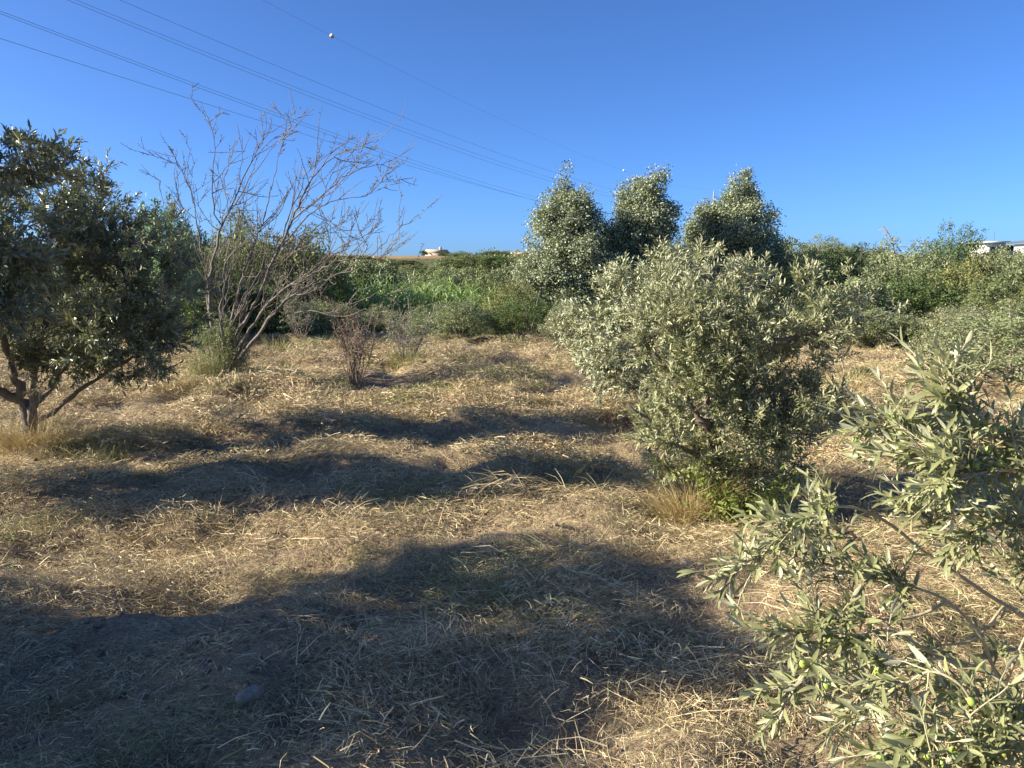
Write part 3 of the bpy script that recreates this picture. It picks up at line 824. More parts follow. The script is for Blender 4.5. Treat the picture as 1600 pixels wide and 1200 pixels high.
x, y = T(1275, 9.2); tuft('dry_weeds', 'yellowish grass close behind the large bushy olive', 'weeds', x, y, .5, .4, .40, 900, M['greengrass'], 67, .3, .006, tone=.85)
x, y = T(520, 10.1); tuft('grass_tuft', 'flattened pale grass before the withered shrub', 'grass tuft', x, y, .55, .2, .16, 500, M['greengrass'], 68, .6, .006, tone=.9)
x, y = T(880, 6.9); tuft('grass_tuft', 'low dry grass left of the second sunlit olive', 'grass tuft', x, y, .5, .2, .14, 420, M['drygrass'], 69, .6, .005)

def sprouts():
    rng = np.random.default_rng(88)
    g = Geo()
    spots = [(600, 640, .5), (450, 600, .6), (900, 660, .5), (150, 770, .45), (640, 670, .4), (470, 650, .4), (980, 690, .35), (820, 640, .4), (250, 760, .3), (1010, 800, .25),
             (760, 600, .4), (560, 690, .25), (300, 700, .3), (100, 1150, .2), (560, 880, .15), (1400, 640, .5), (1350, 700, .3), (420, 690, .35), (700, 610, .4), (980, 620, .3)]
    for px, py, r in spots:
        d = CAM_H * FOC / (py - HOR); x0 = at_ground(px, d)[0]
        n = int(700 * r)
        x = x0 + rng.normal(0, r * .6, n); y = d + rng.normal(0, r * .3, n)
        wf = max(1, d / 5)
        V, Q, k = blades(np.stack([x, y, hgt(x, y)], -1), rng.uniform(0, 6.28, n), rng.uniform(.5, 1.5, n), rng.uniform(.04, .14, n), rng.uniform(.002, .004, n) * wf, rng.uniform(.2, 1.4, n), np.zeros(n), 2, rng)
        g.add(V, Q, None, np.repeat(np.clip(rng.normal(.55, .25, n), 0, 1), k))
    obj('green_grass', g.build('sprouts', M['greengrass']), kind='stuff', label='thin fresh grass sprouting through the mown straw', category='grass')
sprouts()

# withered shrub, thin grey shrub and sapling
def stick_shrub(name, label, x, y, n, h, spread, mat, seed, leaf=None, low=0.0):
    rng = np.random.default_rng(seed)
    t = thing(name, label, 'shrub', (x, y, hz(x, y) - .02))
    first = True
    tw = Geo(); B, D = [], []
    for i in range(n):
        a = rng.uniform(0, 6.28); dv = nrm(np.array([math.cos(a) * spread, math.sin(a) * spread, 1.0]) * rng.uniform(.8, 1.2, 3))
        P = [np.array([math.cos(a) * .06, math.sin(a) * .06, 0])]
        L = h * rng.uniform(.55, 1.05); m = 8
        for k in range(m):
            dv = nrm(dv + rng.normal(0, .12, 3) + np.array([0, 0, .05])); P.append(P[-1] + dv * L / m)
        P = np.array(P); r0 = rng.uniform(.006, .016)
        g = Geo(); g.tube(P, np.linspace(r0, .003, m + 1), 5)
        if i < 9: obj('stem', g.build('stem', mat, True), t)
        else: tw.tube(P, np.linspace(r0 * .7, .003, m + 1), 4, cap=False)
        for k in range(2 + int(low * 2), m + 1):
            for _ in range(3):
                s = nrm(dv * .5 + rng.normal(0, .7, 3) + np.array([0, 0, .2])); l = rng.uniform(.1, .32) * h / 1.2
                Q = np.array([P[k], P[k] + s * l * .5 + rng.normal(0, .01, 3), P[k] + s * l])
                tw.tube(Q, [.004, .003, .002], 3, cap=False); B.append(Q[1]); D.append(s); B.append(Q[2]); D.append(s)
    obj('twigs', tw.build('twigs', mat), t, kind='stuff')
    if leaf:
        g = Geo(); B = np.array(B); D = np.array(D)
        k = rng.random(len(B)) < leaf[3]
        shoot_leaves(g, B[k], D[k], np.full(k.sum(), .10), 6, leaf[0], leaf[1], rng)
        obj('foliage', g.build('foliage', leaf[2]), t, kind='stuff')
    return t
x, y = T(556, 11.3); stick_shrub('withered_shrub', 'withered brown shrub with twiggy top standing in the open field', x, y, 24, 1.25, .22, M['brownbark'], 71, (.03, .014, M['brown'], .22), 1.0)
x, y = T(636, 13.9); stick_shrub('grey_shrub', 'thin grey shrub with few leaves behind the withered one', x, y, 16, 1.25, .36, M['greybark'], 72, (.045, .012, M['olive'], .35))
x, y = T(1322, 9.6); stick_shrub('sapling', 'little grey sapling among dry weeds behind the large bushy olive', x, y, 3, .6, .2, M['greybark'], 73, (.04, .015, M['grey'], .4))
x, y = T(470, 18.0); stick_shrub('twiggy_shrub', 'pale twiggy shrub in front of the dark thicket by the cane bed', x, y, 18, 1.6, .5, M['greybark'], 74, (.05, .02, M['grey'], .3))

# ------------------------------------------------------------------ background trees and bushes: five shapes, many individuals
def bush_shape(seed, n_lobes, n_clumps, per, leaf, flat=1.0, pointed=0.0):
    """crown about 2 wide and 1 high (unit), made of many leaf-sized faces in clumps; returns crown and wood meshes"""
    rng = np.random.default_rng(seed)
    lobes = []
    for i in range(n_lobes):
        a = rng.uniform(0, 6.28); r = math.sqrt(rng.random()) * .72
        s = rng.uniform(.15, .34)
        top = 1.0 - .55 * r * r + rng.normal(0, .05)
        z = (top - s * .6) * (rng.uniform(.85, 1) if rng.random() < .6 else rng.uniform(.2, .9))
        lobes.append((math.cos(a) * r, math.sin(a) * r, z, s, s, s * .6))
    lobes.append((0, 0, .5, .5, .5, .38))
    C, Dn = lobe_points(lobes, n_clumps, rng, .88)
    ok = C[:, 2] > .02; C, Dn = C[ok], Dn[ok]
    g = Geo()
    n = len(C) * per
    ci = np.repeat(np.arange(len(C)), per)
    P = C[ci] + rng.normal(0, .04, (n, 3)) * np.array([1, 1, .55])
    nn = nrm(Dn[ci] * .9 + rng.normal(0, .65, (n, 3)) + np.array([0, 0, .25]))
    D = nrm(np.cross(nn, rng.normal(size=(n, 3))) + Dn[ci] * .35 + np.array([0, 0, .2]))
    ct = rng.normal(0, .2, len(C))
    V, Q, k = leaf_quads(P, D, nn, leaf * rng.uniform(.6, 1.4, n), leaf * .5 * rng.uniform(.6, 1.3, n), rng, .1, 0)
    Pk = np.repeat(P, k, 0); V = Pk + (V - Pk) * np.array([1, 1, .55])      # crowns stand about twice as tall as half their width
    g.add(V, Q[:, ::-1], None, np.repeat(np.clip(rng.normal(.5, .18, n) + ct[ci], 0, 1), k))
    crown = g.build('crown', M['grey'])
    w = Geo()
    for i in range(min(9, n_lobes)):
        l = lobes[i]
        w.tube(smooth_path(np.array([[0, 0, -.05], [l[0] * .2, l[1] * .2, .15], [l[0] * .7, l[1] * .7, l[2] * .8], [l[0], l[1], l[2] + .1]]), 7), np.linspace(.03, .008, 7), 5)
    return crown, w.build('wood', M['greybark'])
SH = [bush_shape(100 + i, nl, nc, per, lf) for i, (nl, nc, per, lf) in enumerate([(22, 560, 26, .056), (28, 640, 24, .048), (16, 480, 28, .064), (34, 760, 22, .044), (20, 560, 28, .052)])]

def bush(px, top, w_px, d, shape, mat, name, label, category='bush', rz=None, group=None, base=None, sink=0.0):
    x, y = at_ground(px, d)
    z0 = float(macro(np.array([x]), np.array([y]))[0]) - 0.05 - sink
    H = (pt(px, top, d)[2] - z0) * 1.06; w = w_px * d / FOC / 2
    t = thing(name, label, category, (x, y, z0), (px * 0.37 + d) if rz is None else rz, group)
    cr, wd = SH[shape]
    c = obj('crown', cr, t, kind='stuff'); c.scale = (w * 1.08, w * 1.08, H)
    c.material_slots[0].link = 'OBJECT'; c.material_slots[0].material = M[mat]
    b = obj('trunk', wd, t); b.scale = (w, w, H)
    return t

bush(346, 494, 92, 11.35, 3, 'grey', 'climbing_shrub', 'drab leafy shrub grown up round the stems of the leafless tree', 'bush')
G1, G2, G3 = 'bushes of the hillside thicket', 'shrubs round the stream hollow', 'far trees on the ridge'
bushes = [
 # left, behind the dark olive and the leafless tree
 (272, 312, 150, 19.0, 4, 'blue', 'broadleaf_tree', 'blue-green bushy tree between the dark olive and the leafless tree', 'tree', G2),
 (180, 360, 210, 21.0, 0, 'grey', 'broadleaf_tree', 'grey-green tree mostly hidden behind the dark olive', 'tree', G2),
 (40, 400, 220, 20.0, 1, 'mid', 'broadleaf_tree', 'green tree behind the left-edge olives', 'tree', G2),
 (385, 342, 210, 30.0, 3, 'mid', 'tall_bush', 'green bush on the rise behind the leafless tree', 'bush', G2),
 (470, 358, 200, 31.0, 1, 'yellow', 'tall_bush', 'yellow-green bush on the rise right of the leafless stems', 'bush', G2),
 (545, 392, 160, 38.0, 2, 'grey', 'tall_bush', 'grey-brown bush under the leafless tree tips', 'bush', G2),
 (320, 372, 160, 22.0, 3, 'mid', 'tall_bush', 'dull bush just behind the leafless stems', 'bush', G2),
 (400, 440, 170, 20.5, 2, 'dark', 'dark_bush', 'dark thicket in shade right of the weedy tree foot', 'bush', G2),  # its shade is put into the dark leaf colour
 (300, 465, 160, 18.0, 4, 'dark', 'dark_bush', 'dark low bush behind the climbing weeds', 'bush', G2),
 (500, 470, 130, 21.0, 1, 'grey', 'olive_bush', 'grey bush at the near end of the cane bed', 'bush', G2),
 (378, 345, 40, 62.0, 0, 'dark', 'round_tree', 'small dark tree on the skyline seen through bare twigs', 'tree', G3),
 # middle
 (722, 468, 118, 19.0, 1, 'grey', 'olive_bush', 'little grey olive bush before the cane bed', 'bush', G2),
 (668, 478, 100, 21.5, 3, 'grey', 'olive_bush', 'loose grey bush behind the thin grey shrub', 'bush', G2),
 (600, 478, 110, 22.5, 0, 'grey', 'olive_bush', 'grey bush behind the withered shrub', 'bush', G2),
 (555, 485, 90, 21.0, 4, 'grey', 'olive_bush', 'low grey bush under the cane bed, behind the withered top', 'bush', G2),
 (772, 480, 80, 21.5, 4, 'mid', 'olive_bush', 'green bush between the grey olive bush and the dark evergreen', 'bush', G2),
 (768, 426, 100, 35.0, 0, 'mid', 'round_bush', 'round bush at the far end of the cane bed', 'bush', G2),
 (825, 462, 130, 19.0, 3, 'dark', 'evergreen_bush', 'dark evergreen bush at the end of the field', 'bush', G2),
 (808, 438, 110, 23.0, 1, 'yellow', 'evergreen_bush', 'yellow-green shrub below the first poplar', 'bush', G2),
 (884, 474, 92, 16.8, 1, 'olive', 'olive_bush', 'small sunlit olive bush left of the second olive', 'bush', G2),
 (950, 470, 120, 20.0, 0, 'mid', 'olive_bush', 'green bush below the middle poplar', 'bush', G2),
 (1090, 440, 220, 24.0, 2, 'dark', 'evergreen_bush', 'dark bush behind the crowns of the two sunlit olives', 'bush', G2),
 # far slope in the middle
 (600, 416, 150, 60.0, 3, 'grey', 'slope_tree', 'grey olive on the slope behind the cane bed, near the bare tips', 'tree', G2),
 (690, 414, 130, 58.0, 1, 'grey', 'slope_tree', 'grey olive on the slope right above the canes', 'tree', G2),
 (800, 408, 120, 60.0, 4, 'grey', 'slope_tree', 'grey olive on the slope beside the first poplar', 'tree', G2),
 (735, 396, 110, 115.0, 0, 'mid', 'round_tree', 'green tree below the ridge, right of the cream house', 'tree', G3),
 (772, 397, 70, 112.0, 2, 'dark', 'round_tree', 'dark green tree below the ridge near the first poplar', 'tree', G3),
 (700, 401, 70, 118.0, 1, 'grey', 'round_tree', 'grey tree below the cream house', 'tree', G3),
 (812, 398, 60, 120.0, 4, 'mid', 'round_tree', 'ridge tree partly hidden by the first poplar', 'tree', G3),
 (600, 404, 60, 125.0, 3, 'dark', 'round_tree', 'low dark tree on the stubble edge', 'tree', G3),
 (662, 391, 15, 196.0, 0, 'dark', 'round_tree', 'tiny round tree left of the cream house', 'tree', G3),
 (694, 392, 24, 192.0, 2, 'dark', 'round_tree', 'small tree right against the cream house', 'tree', G3),
 (560, 410, 130, 100.0, 1, 'grey', 'round_tree', 'brownish scrub tree at the foot of the stubble slope', 'tree', G3),
 (650, 412, 120, 95.0, 4, 'mid', 'round_tree', 'olive-green scrub tree below the stubble slope', 'tree', G3),
 (560, 399, 90, 150.0, 0, 'mid', 'round_tree', 'skyline tree behind the outermost bare twigs', 'tree', G3),
 (722, 393, 60, 150.0, 3, 'mid', 'round_tree', 'skyline tree a little right of the cream house', 'tree', G3),
 (638, 406, 60, 140.0, 2, 'grey', 'round_tree', 'low tree at the edge of the stubble left of the cream house', 'tree', G3),
 (770, 392, 60, 160.0, 1, 'dark', 'round_tree', 'dark skyline tree halfway between cream house and first poplar', 'tree', G3),
 # right thicket; a few bushes take the dark leaf in place of shaded gaps
 (1240, 372, 90, 80.0, 0, 'grey', 'ridge_tree', 'brownish ridge tree beside the third poplar', 'tree', G3),
 (1285, 370, 90, 85.0, 3, 'grey', 'ridge_tree', 'second ridge tree from the third poplar', 'tree', G3),
 (1330, 381, 80, 82.0, 1, 'mid', 'ridge_tree', 'third ridge tree from the third poplar', 'tree', G3),
 (1378, 384, 80, 80.0, 4, 'grey', 'ridge_tree', 'ridge tree under the withered palm stalk', 'tree', G3),
 (1450, 391, 90, 75.0, 2, 'mid', 'ridge_tree', 'ridge tree left of the tallest round tree', 'tree', G3),
 (1548, 388, 100, 70.0, 0, 'grey', 'ridge_tree', 'ridge tree just below the white flat-roofed building', 'tree', G3),
 (1612, 394, 90, 72.0, 3, 'mid', 'ridge_tree', 'ridge tree just below the dark sloping roof', 'tree', G3),
 (1250, 400, 150, 32.0, 3, 'mid', 'tall_bush', 'bush looking over the right shoulder of the large olive', 'bush', G1),
 (1325, 386, 150, 34.0, 1, 'dark', 'tall_bush', 'dark green thicket bush below the ridge trees', 'bush', G1),
 (1412, 378, 170, 31.0, 3, 'grey', 'tall_bush', 'broad grey thicket bush below the withered palm stalk', 'bush', G1),
 (1488, 354, 112, 34.0, 3, 'dark', 'round_tree', 'tallest round tree of the thicket, left of the white building', 'tree', G1),
 (1580, 386, 140, 30.0, 1, 'grey', 'tall_bush', 'thicket bush below the flat-roofed building', 'bush', G1),
 (1640, 385, 140, 31.0, 3, 'mid', 'tall_bush', 'thicket bush cut by the right edge under the dark roof', 'bush', G1),
 (1500, 400, 140, 26.0, 4, 'yellow', 'tall_bush', 'light green bush under the tallest round tree', 'bush', G1),
 (1560, 420, 170, 21.5, 0, 'mid', 'tall_bush', 'rounded green bush in the middle of the right thicket', 'bush', G1),
 (1435, 424, 150, 24.0, 1, 'dark', 'tall_bush', 'bush above the small clearing, darkened in leaf colour as shade', 'bush', G1),  # leaf colour darkened to stand for shade between the bushes
 (1345, 428, 150, 22.5, 2, 'grey', 'tall_bush', 'grey bush right of the large olive crown', 'bush', G1),
 (1300, 480, 150, 18.0, 0, 'grey', 'low_bush', 'low grey bush close behind the large olive on its right', 'bush', G1),
 (1382, 482, 140, 17.0, 4, 'grey', 'low_bush', 'pale grey bush edging the small clearing', 'bush', G1),
 (1440, 505, 90, 16.5, 2, 'dark', 'low_bush', 'dark bush at the back of the small clearing', 'bush', G1),
 (1620, 455, 150, 17.5, 3, 'yellow', 'low_bush', 'yellow-green bush at the right edge', 'bush', G1),
 (1505, 478, 130, 16.0, 1, 'olive', 'low_bush', 'pale olive bush right of the small clearing', 'bush', G1),
 (1580, 476, 260, 11.5, 3, 'grey', 'low_bush', 'dense bush just behind the fruiting olive spray', 'bush', G1),
 (1462, 512, 90, 12.5, 2, 'olive', 'low_bush', 'small pale bush beside the clearing', 'bush', G1),
 (1347, 572, 62, 12.0, 4, 'mid', 'low_bush', 'tiny fresh green bush on the clearing among dry weeds', 'bush', G1),
]
for b in bushes:
    bush(b[0], b[1], b[2], b[3], b[4], b[5], b[6], b[7], b[8], group=b[9])

# scrub that covers the far hillside as one mass
def hillside():
    rng = np.random.default_rng(77)
    n = 1300
    d = rng.uniform(60, 215, n); u = rng.uniform(-.95, .95, n); x = u * d
    keep = ~((x / d > -.24) & (x / d < -.04) & (d > 125)) & ~((np.abs(x / d - 0.64) < .09) & (d > 70))
    keep &= ~((d > 140) & (x / d < -.1))
    x, d = x[keep], d[keep]; n = len(x)
    g = Geo()
    per = 90
    ci = np.repeat(np.arange(n), per); m = n * per
    s = rng.uniform(1.0, 2.3, n); hh = rng.uniform(.7, 1.7, n)
    dn = nrm(rng.normal(size=(m, 3))); dn[:, 2] = np.abs(dn[:, 2])
    z = macro(x, d)
    P = np.stack([x, d, z], -1)[ci] + dn * np.stack([s[ci], s[ci], hh[ci]], -1) * rng.uniform(.75, 1.05, (m, 1))
    D = nrm(dn + rng.normal(0, .7, (m, 3)))
    nn = nrm(dn + rng.normal(0, .5, (m, 3)) + np.array([0, 0, .5]))
    l = rng.uniform(.25, .6, m)
    V, Q, k = leaf_quads(P, D, nn, l, l * .6, rng, .1, 0)
    tn = rng.normal(.5, .2, n)
    g.add(V, Q[:, ::-1], None, np.repeat(np.clip(tn[ci] + rng.normal(0, .12, m), 0, 1), k))
    obj('hillside_scrub', g.build('scrub', M['mid']), kind='stuff', label='green scrub covering the far hillside', category='scrub')
hillside()

# cane bed in the hollow
def canes():
    rng = np.random.default_rng(41)
    n = 760
    y = rng.uniform(30, 37, n); px = rng.uniform(470, 800, n)
    x = (px - 800) / FOC * y
    z = macro(x, y)
    g = Geo()
    H = (2.62 + .5 * vn(x / 1.2, y / 1.2, 8) + rng.normal(0, .38, n)) * (1 - .12 * ss(650, 800, px))
    for i in range(n):
        ln = rng.normal(0, .08, 2); b = np.array([x[i], y[i], z[i]])
        P = np.array([b, b + [ln[0] * .5, ln[1] * .5, H[i] * .5], b + [ln[0] * 1.6 + .12, ln[1] * 1.5, H[i]]])
        g.tube(P, [.016, .013, .006], 3, .5, cap=False)
    k = 20
    ci = np.repeat(np.arange(n), k); m = n * k
    f = np.tile(np.linspace(.3, 1.0, k), n) + rng.normal(0, .02, m)
    B = np.stack([x[ci], y[ci], z[ci] + H[ci] * f], -1); B[:, 0] += .1 * f ** 2
    az = rng.uniform(0, 6.28, m)
    V, Q, kk = blades(B, az, rng.uniform(.75, 1.35, m), rng.uniform(.3, .55, m), rng.uniform(.035, .06, m), rng.uniform(.3, 1.3, m), np.zeros(m), 3, rng)
    g.add(V, Q, None, np.repeat(np.clip(rng.normal(.55, .22, m), 0, 1), kk))
    obj('cane_bed', g.build('canes', M['cane']), kind='stuff', label='bed of tall bright green canes in the hollow behind the field', category='canes')
canes()

# ------------------------------------------------------------------ white poplars
def poplar(px, d, cols, label, seed, n_clumps):
    """cols: (px, py_top, py_bottom, half width px) columns that make the crown's outline"""
    rng = np.random.default_rng(seed)
    x, y = at_ground(px, d); z0 = float(macro(np.array([x]), np.array([y]))[0]) - .05
    t = thing('poplar_tree', label, 'poplar', (x, y, z0), 0, 'white poplars beyond the field')
    k = d / FOC
    lobes = []
    for (cx, cy, rx, ry) in cols:
        p_ = pt(cx, cy, d) - np.array([x, y, z0])
        lobes.append((p_[0], rng.normal(0, .25), p_[2], rx * k * 1.08, rx * k, ry * k * 1.08))
    top = max(l[2] for l in lobes)
    g = Geo()
    P = smooth_path(np.array([[0, 0, 0], [.05, 0, top * .35], [-.05, 0, top * .7], [lobes[0][0], 0, top]]), 12)
    g.tube(P, np.linspace(.16, .02, 12), 8); obj('trunk', g.build('trunk', M['greybark'], True), t)
    tw = Geo()
    for l in lobes:
        for _ in range(3):
            h = max(.4, l[2] - rng.uniform(.5, 1.6)); b = np.array([np.interp(h, P[:, 2], P[:, 0]), 0, h])
            e = np.array(l[:3]) + rng.normal(0, .4, 3) * np.array(l[3:6])
            tw.tube(smooth_path(np.array([b, (b + e) / 2 + [0, 0, .1], e]), 6), np.linspace(.04, .01, 6), 4, cap=False)
    obj('limbs', tw.build('limbs', M['greybark']), t, kind='stuff')
    sub = []
    for l in lobes:
        for _ in range(9):
            dd = nrm(rng.normal(size=3)) * rng.uniform(.5, 1.02)
            q = rng.uniform(.2, .44)
            sub.append((l[0] + dd[0] * l[3], l[1] + dd[1] * l[4], l[2] + dd[2] * l[5], l[3] * q * 1.1, l[4] * q, l[5] * q))
    C, Dn = lobe_points(sub, int(n_clumps * .7), rng, .5)
    C2, Dn2 = lobe_points(lobes, int(n_clumps * .3), rng, .65)
    C, Dn = np.vstack([C, C2]), np.vstack([Dn, Dn2])
    C = C + nrm(rng.normal(size=C.shape) + np.array([.3, 0, .3])) * (rng.random((len(C), 1)) ** 3) * .28
    per = 26; n = len(C) * per; ci = np.repeat(np.arange(len(C)), per)
    P = C[ci] + rng.normal(0, .10, (n, 3)) * np.array([1.3, 1, 1])
    D = nrm(rng.normal(0, .6, (n, 3)) + np.array([.7, 0, .1]) + Dn[ci] * .3)
    nn = nrm(rng.normal(0, .8, (n, 3)) + np.array([.15, .1, .35]) + Dn[ci] * .5)
    l = rng.uniform(.05, .09, n)
    V, Q, kk = leaf_quads(P, D, nn, l, l * .85, rng, .1, 0)
    g = Geo(); ct = rng.normal(0, .18, len(C))
    g.add(V, Q, None, np.repeat(np.clip(rng.normal(.5, .2, n) + ct[ci], 0, 1), kk))
    obj('crown', g.build('crown', M['poplar']), t, kind='stuff')
poplar(885, 30, [(881, 298, 9, 28), (880, 326, 32, 30), (904, 320, 18, 22), (852, 348, 22, 26), (878, 352, 40, 26), (868, 370, 44, 40), (905, 372, 34, 34), (880, 425, 58, 50), (925, 430, 40, 44), (850, 450, 44, 44), (885, 478, 60, 40)],
       'tallest white poplar with a pointed tip, nearest the cane bed', 91, 3100)
poplar(995, 31, [(1018, 294, 17, 22), (995, 314, 30, 26), (1005, 338, 40, 26), (1000, 355, 46, 30), (1030, 372, 24, 24), (985, 390, 50, 36), (960, 375, 30, 30), (980, 430, 60, 46), (955, 410, 40, 36), (1010, 345, 40, 30)],
       'middle white poplar with a blunt windblown top', 92, 3000)
poplar(1150, 32, [(1168, 297, 11, 26), (1141, 304, 10, 26), (1156, 326, 32, 30), (1188, 345, 24, 28), (1104, 350, 26, 26), (1130, 350, 34, 28), (1165, 355, 44, 30), (1150, 375, 58, 36), (1185, 395, 34, 30), (1110, 385, 36, 30), (1150, 420, 60, 36)],
       'white poplar with a twin tip rising over the large olive', 93, 3200)

# ------------------------------------------------------------------ fruiting olive at the right, in reach of the camera
def near_olive():
    rng = np.random.default_rng(19)
    root = np.array([2.35, 2.25, 0.0]); root[2] = hz(root[0], root[1]) - .03
    t = thing('olive_tree', 'fruiting olive reaching in from the right edge with green olives on its twigs', 'olive tree', tuple(root), 0, 'olive trees of the grove')
    def tubeobj(name, pts, r, mat, parent, n=18):
        P = smooth_path(np.array([[*p, q] for p, q in zip(pts, r)]), n)
        g = Geo(); g.tube(P[:, :3], P[:, 3], 7)
        return obj(name, g.build(name, mat, True), parent), P[:, :3]
    w = lambda *a: pt(*a) - root
    tubeobj('trunk', [np.zeros(3), np.array([-.02, 0, .35]), np.array([.05, .02, .8]), np.array([.1, .1, 1.3]), np.array([.2, .1, 1.9])], [.09, .075, .06, .045, .02], M['bark'], t)
    fork = np.array([-.02, 0, .38])
    brs = [  # main branches: photo points with distance, radius at start and end, leafy from this fraction on, shoots
        ([fork, w(1660, 985, 2.15), w(1570, 945, 2.1), w(1500, 900, 2.05), w(1440, 860, 2.05), w(1395, 822, 2.0), w(1335, 793, 1.95), w(1275, 800, 1.9), w(1215, 850, 1.9), w(1155, 892, 1.9)], .010, .0022, .70, 34),
        ([fork, w(1650, 1100, 1.95), w(1570, 1072, 1.9), w(1530, 990, 1.9), w(1480, 940, 1.85), w(1420, 915, 1.85), w(1350, 900, 1.85), w(1290, 890, 1.85)], .009, .0022, .66, 26),
        ([w(1480, 940, 1.85), w(1440, 960, 1.84), w(1400, 968, 1.82), w(1340, 968, 1.8), w(1290, 985, 1.78), w(1235, 985, 1.76)], .006, .002, .5, 30),
        ([fork, w(1640, 1120, 1.85), w(1560, 1060, 1.8), w(1470, 1028, 1.78), w(1390, 985, 1.76), w(1330, 1000, 1.74), w(1270, 1040, 1.72), w(1228, 1095, 1.7)], .008, .0022, .66, 26),
        ([w(1470, 1028, 1.78), w(1420, 1036, 1.7), w(1370, 1060, 1.68), w(1330, 1105, 1.66)], .005, .002, .4, 18),
        ([np.array([.05, .02, .8]), w(1700, 790, 2.0), w(1630, 730, 1.95), w(1585, 700, 1.9), w(1540, 668, 1.85), w(1500, 628, 1.8), w(1478, 598, 1.8)], .008, .0022, .42, 52),
        ([w(1585, 700, 1.9), w(1520, 680, 1.88), w(1460, 668, 1.88), w(1410, 664, 1.9), w(1375, 668, 1.9)], .005, .002, .35, 24),
        ([w(1630, 730, 1.95), w(1570, 725, 1.85), w(1510, 718, 1.75), w(1460, 708, 1.78), w(1440, 715, 1.8)], .006, .002, .2, 42),
        ([np.array([.05, .02, .7]), w(1720, 800, 1.9), w(1640, 745, 1.8), w(1570, 735, 1.75), w(1510, 745, 1.72), w(1480, 760, 1.72)], .008, .002, .35, 42),
        ([fork, w(1680, 1180, 1.65), w(1600, 1130, 1.6), w(1530, 1120, 1.55), w(1460, 1140, 1.5), w(1400, 1170, 1.5)], .008, .002, .25, 48),
        ([w(1600, 1130, 1.6), w(1560, 1170, 1.5), w(1500, 1200, 1.45), w(1420, 1220, 1.42)], .006, .002, .15, 42),
        ([w(1500, 900, 2.05), w(1470, 850, 2.0), w(1450, 815, 1.98), w(1425, 792, 1.96)], .005, .002, .4, 16),
        ([w(1660, 985, 2.15), w(1620, 900, 2.1), w(1600, 830, 2.05), w(1590, 780, 2.0)], .006, .002, .3, 26),
        ([w(1440, 860, 2.05), w(1380, 850, 2.1), w(1300, 838, 2.1), w(1230, 830, 2.1)], .005, .002, .45, 20),
        ([w(1570, 1072, 1.9), w(1600, 1000, 1.8), w(1640, 930, 1.75), w(1600, 880, 1.75)], .006, .002, .35, 26),
    ]
    brs += [([w(1570, 945, 2.1), w(1520, 1000, 2.0), w(1450, 1010, 1.95), w(1390, 1040, 1.9)], .006, .002, .35, 10),
            ([w(1660, 985, 2.15), w(1600, 1010, 2.0), w(1540, 1030, 1.9), w(1490, 1080, 1.8)], .006, .002, .35, 10),
            ([w(1530, 1120, 1.55), w(1500, 1070, 1.55), w(1450, 1050, 1.58), w(1400, 1080, 1.6)], .005, .002, .3, 10),
            ([np.array([.05, .02, .7]), w(1700, 880, 1.9), w(1620, 840, 1.85), w(1560, 810, 1.85), w(1520, 830, 1.85)], .007, .002, .4, 24)]
    # six leaf shapes shared by the single leaves
    shapes = []
    for s in range(6):
        L, W = 1.0, rng.uniform(.17, .235)
        tt = np.array([0, .08, .25, .5, .75, .92, 1.0]); ww = np.array([.12, .35, .85, 1.0, .75, .35, .0]) * W / 2
        cu = rng.uniform(-.05, .28); mid = np.stack([tt, np.zeros(7), -cu * tt ** 2], -1); mid[:, 1] = rng.uniform(-.06, .06) * np.sin(tt * 3.1)
        up = np.array([0, 0, .28])
        Lf = mid + np.stack([np.zeros(7), -ww, ww * .3], -1); Rt = mid + np.stack([np.zeros(7), ww, ww * .3], -1)
        V = np.concatenate([mid, Lf, Rt])
        Q = [[i, i + 1, 8 + i, 7 + i][::-1] for i in range(6)] + [[14 + i, 15 + i, i + 1, i][::-1] for i in range(6)]
        for tone in (.25, .5, .8):
            shapes.append(mesh('leaf', V, [Q], M['olivenear'], np.full(21, tone), True))
    LV = []   # every leaf: branch object, base, direction, normal, length, shape
    fr = Geo
    import bmesh
    bm = bmesh.new(); bmesh.ops.create_uvsphere(bm, u_segments=14, v_segments=9, radius=1)
    for v in bm.verts:
        v.co.z *= 1.28; k = 1 - .10 * v.co.z; v.co.x *= k; v.co.y *= k
    fm = bpy.data.meshes.new('olive_fruit'); bm.to_mesh(fm); bm.free(); fm.materials.append(M['fruit'])
    for pl in fm.polygons: pl.use_smooth = True
    nf = 0
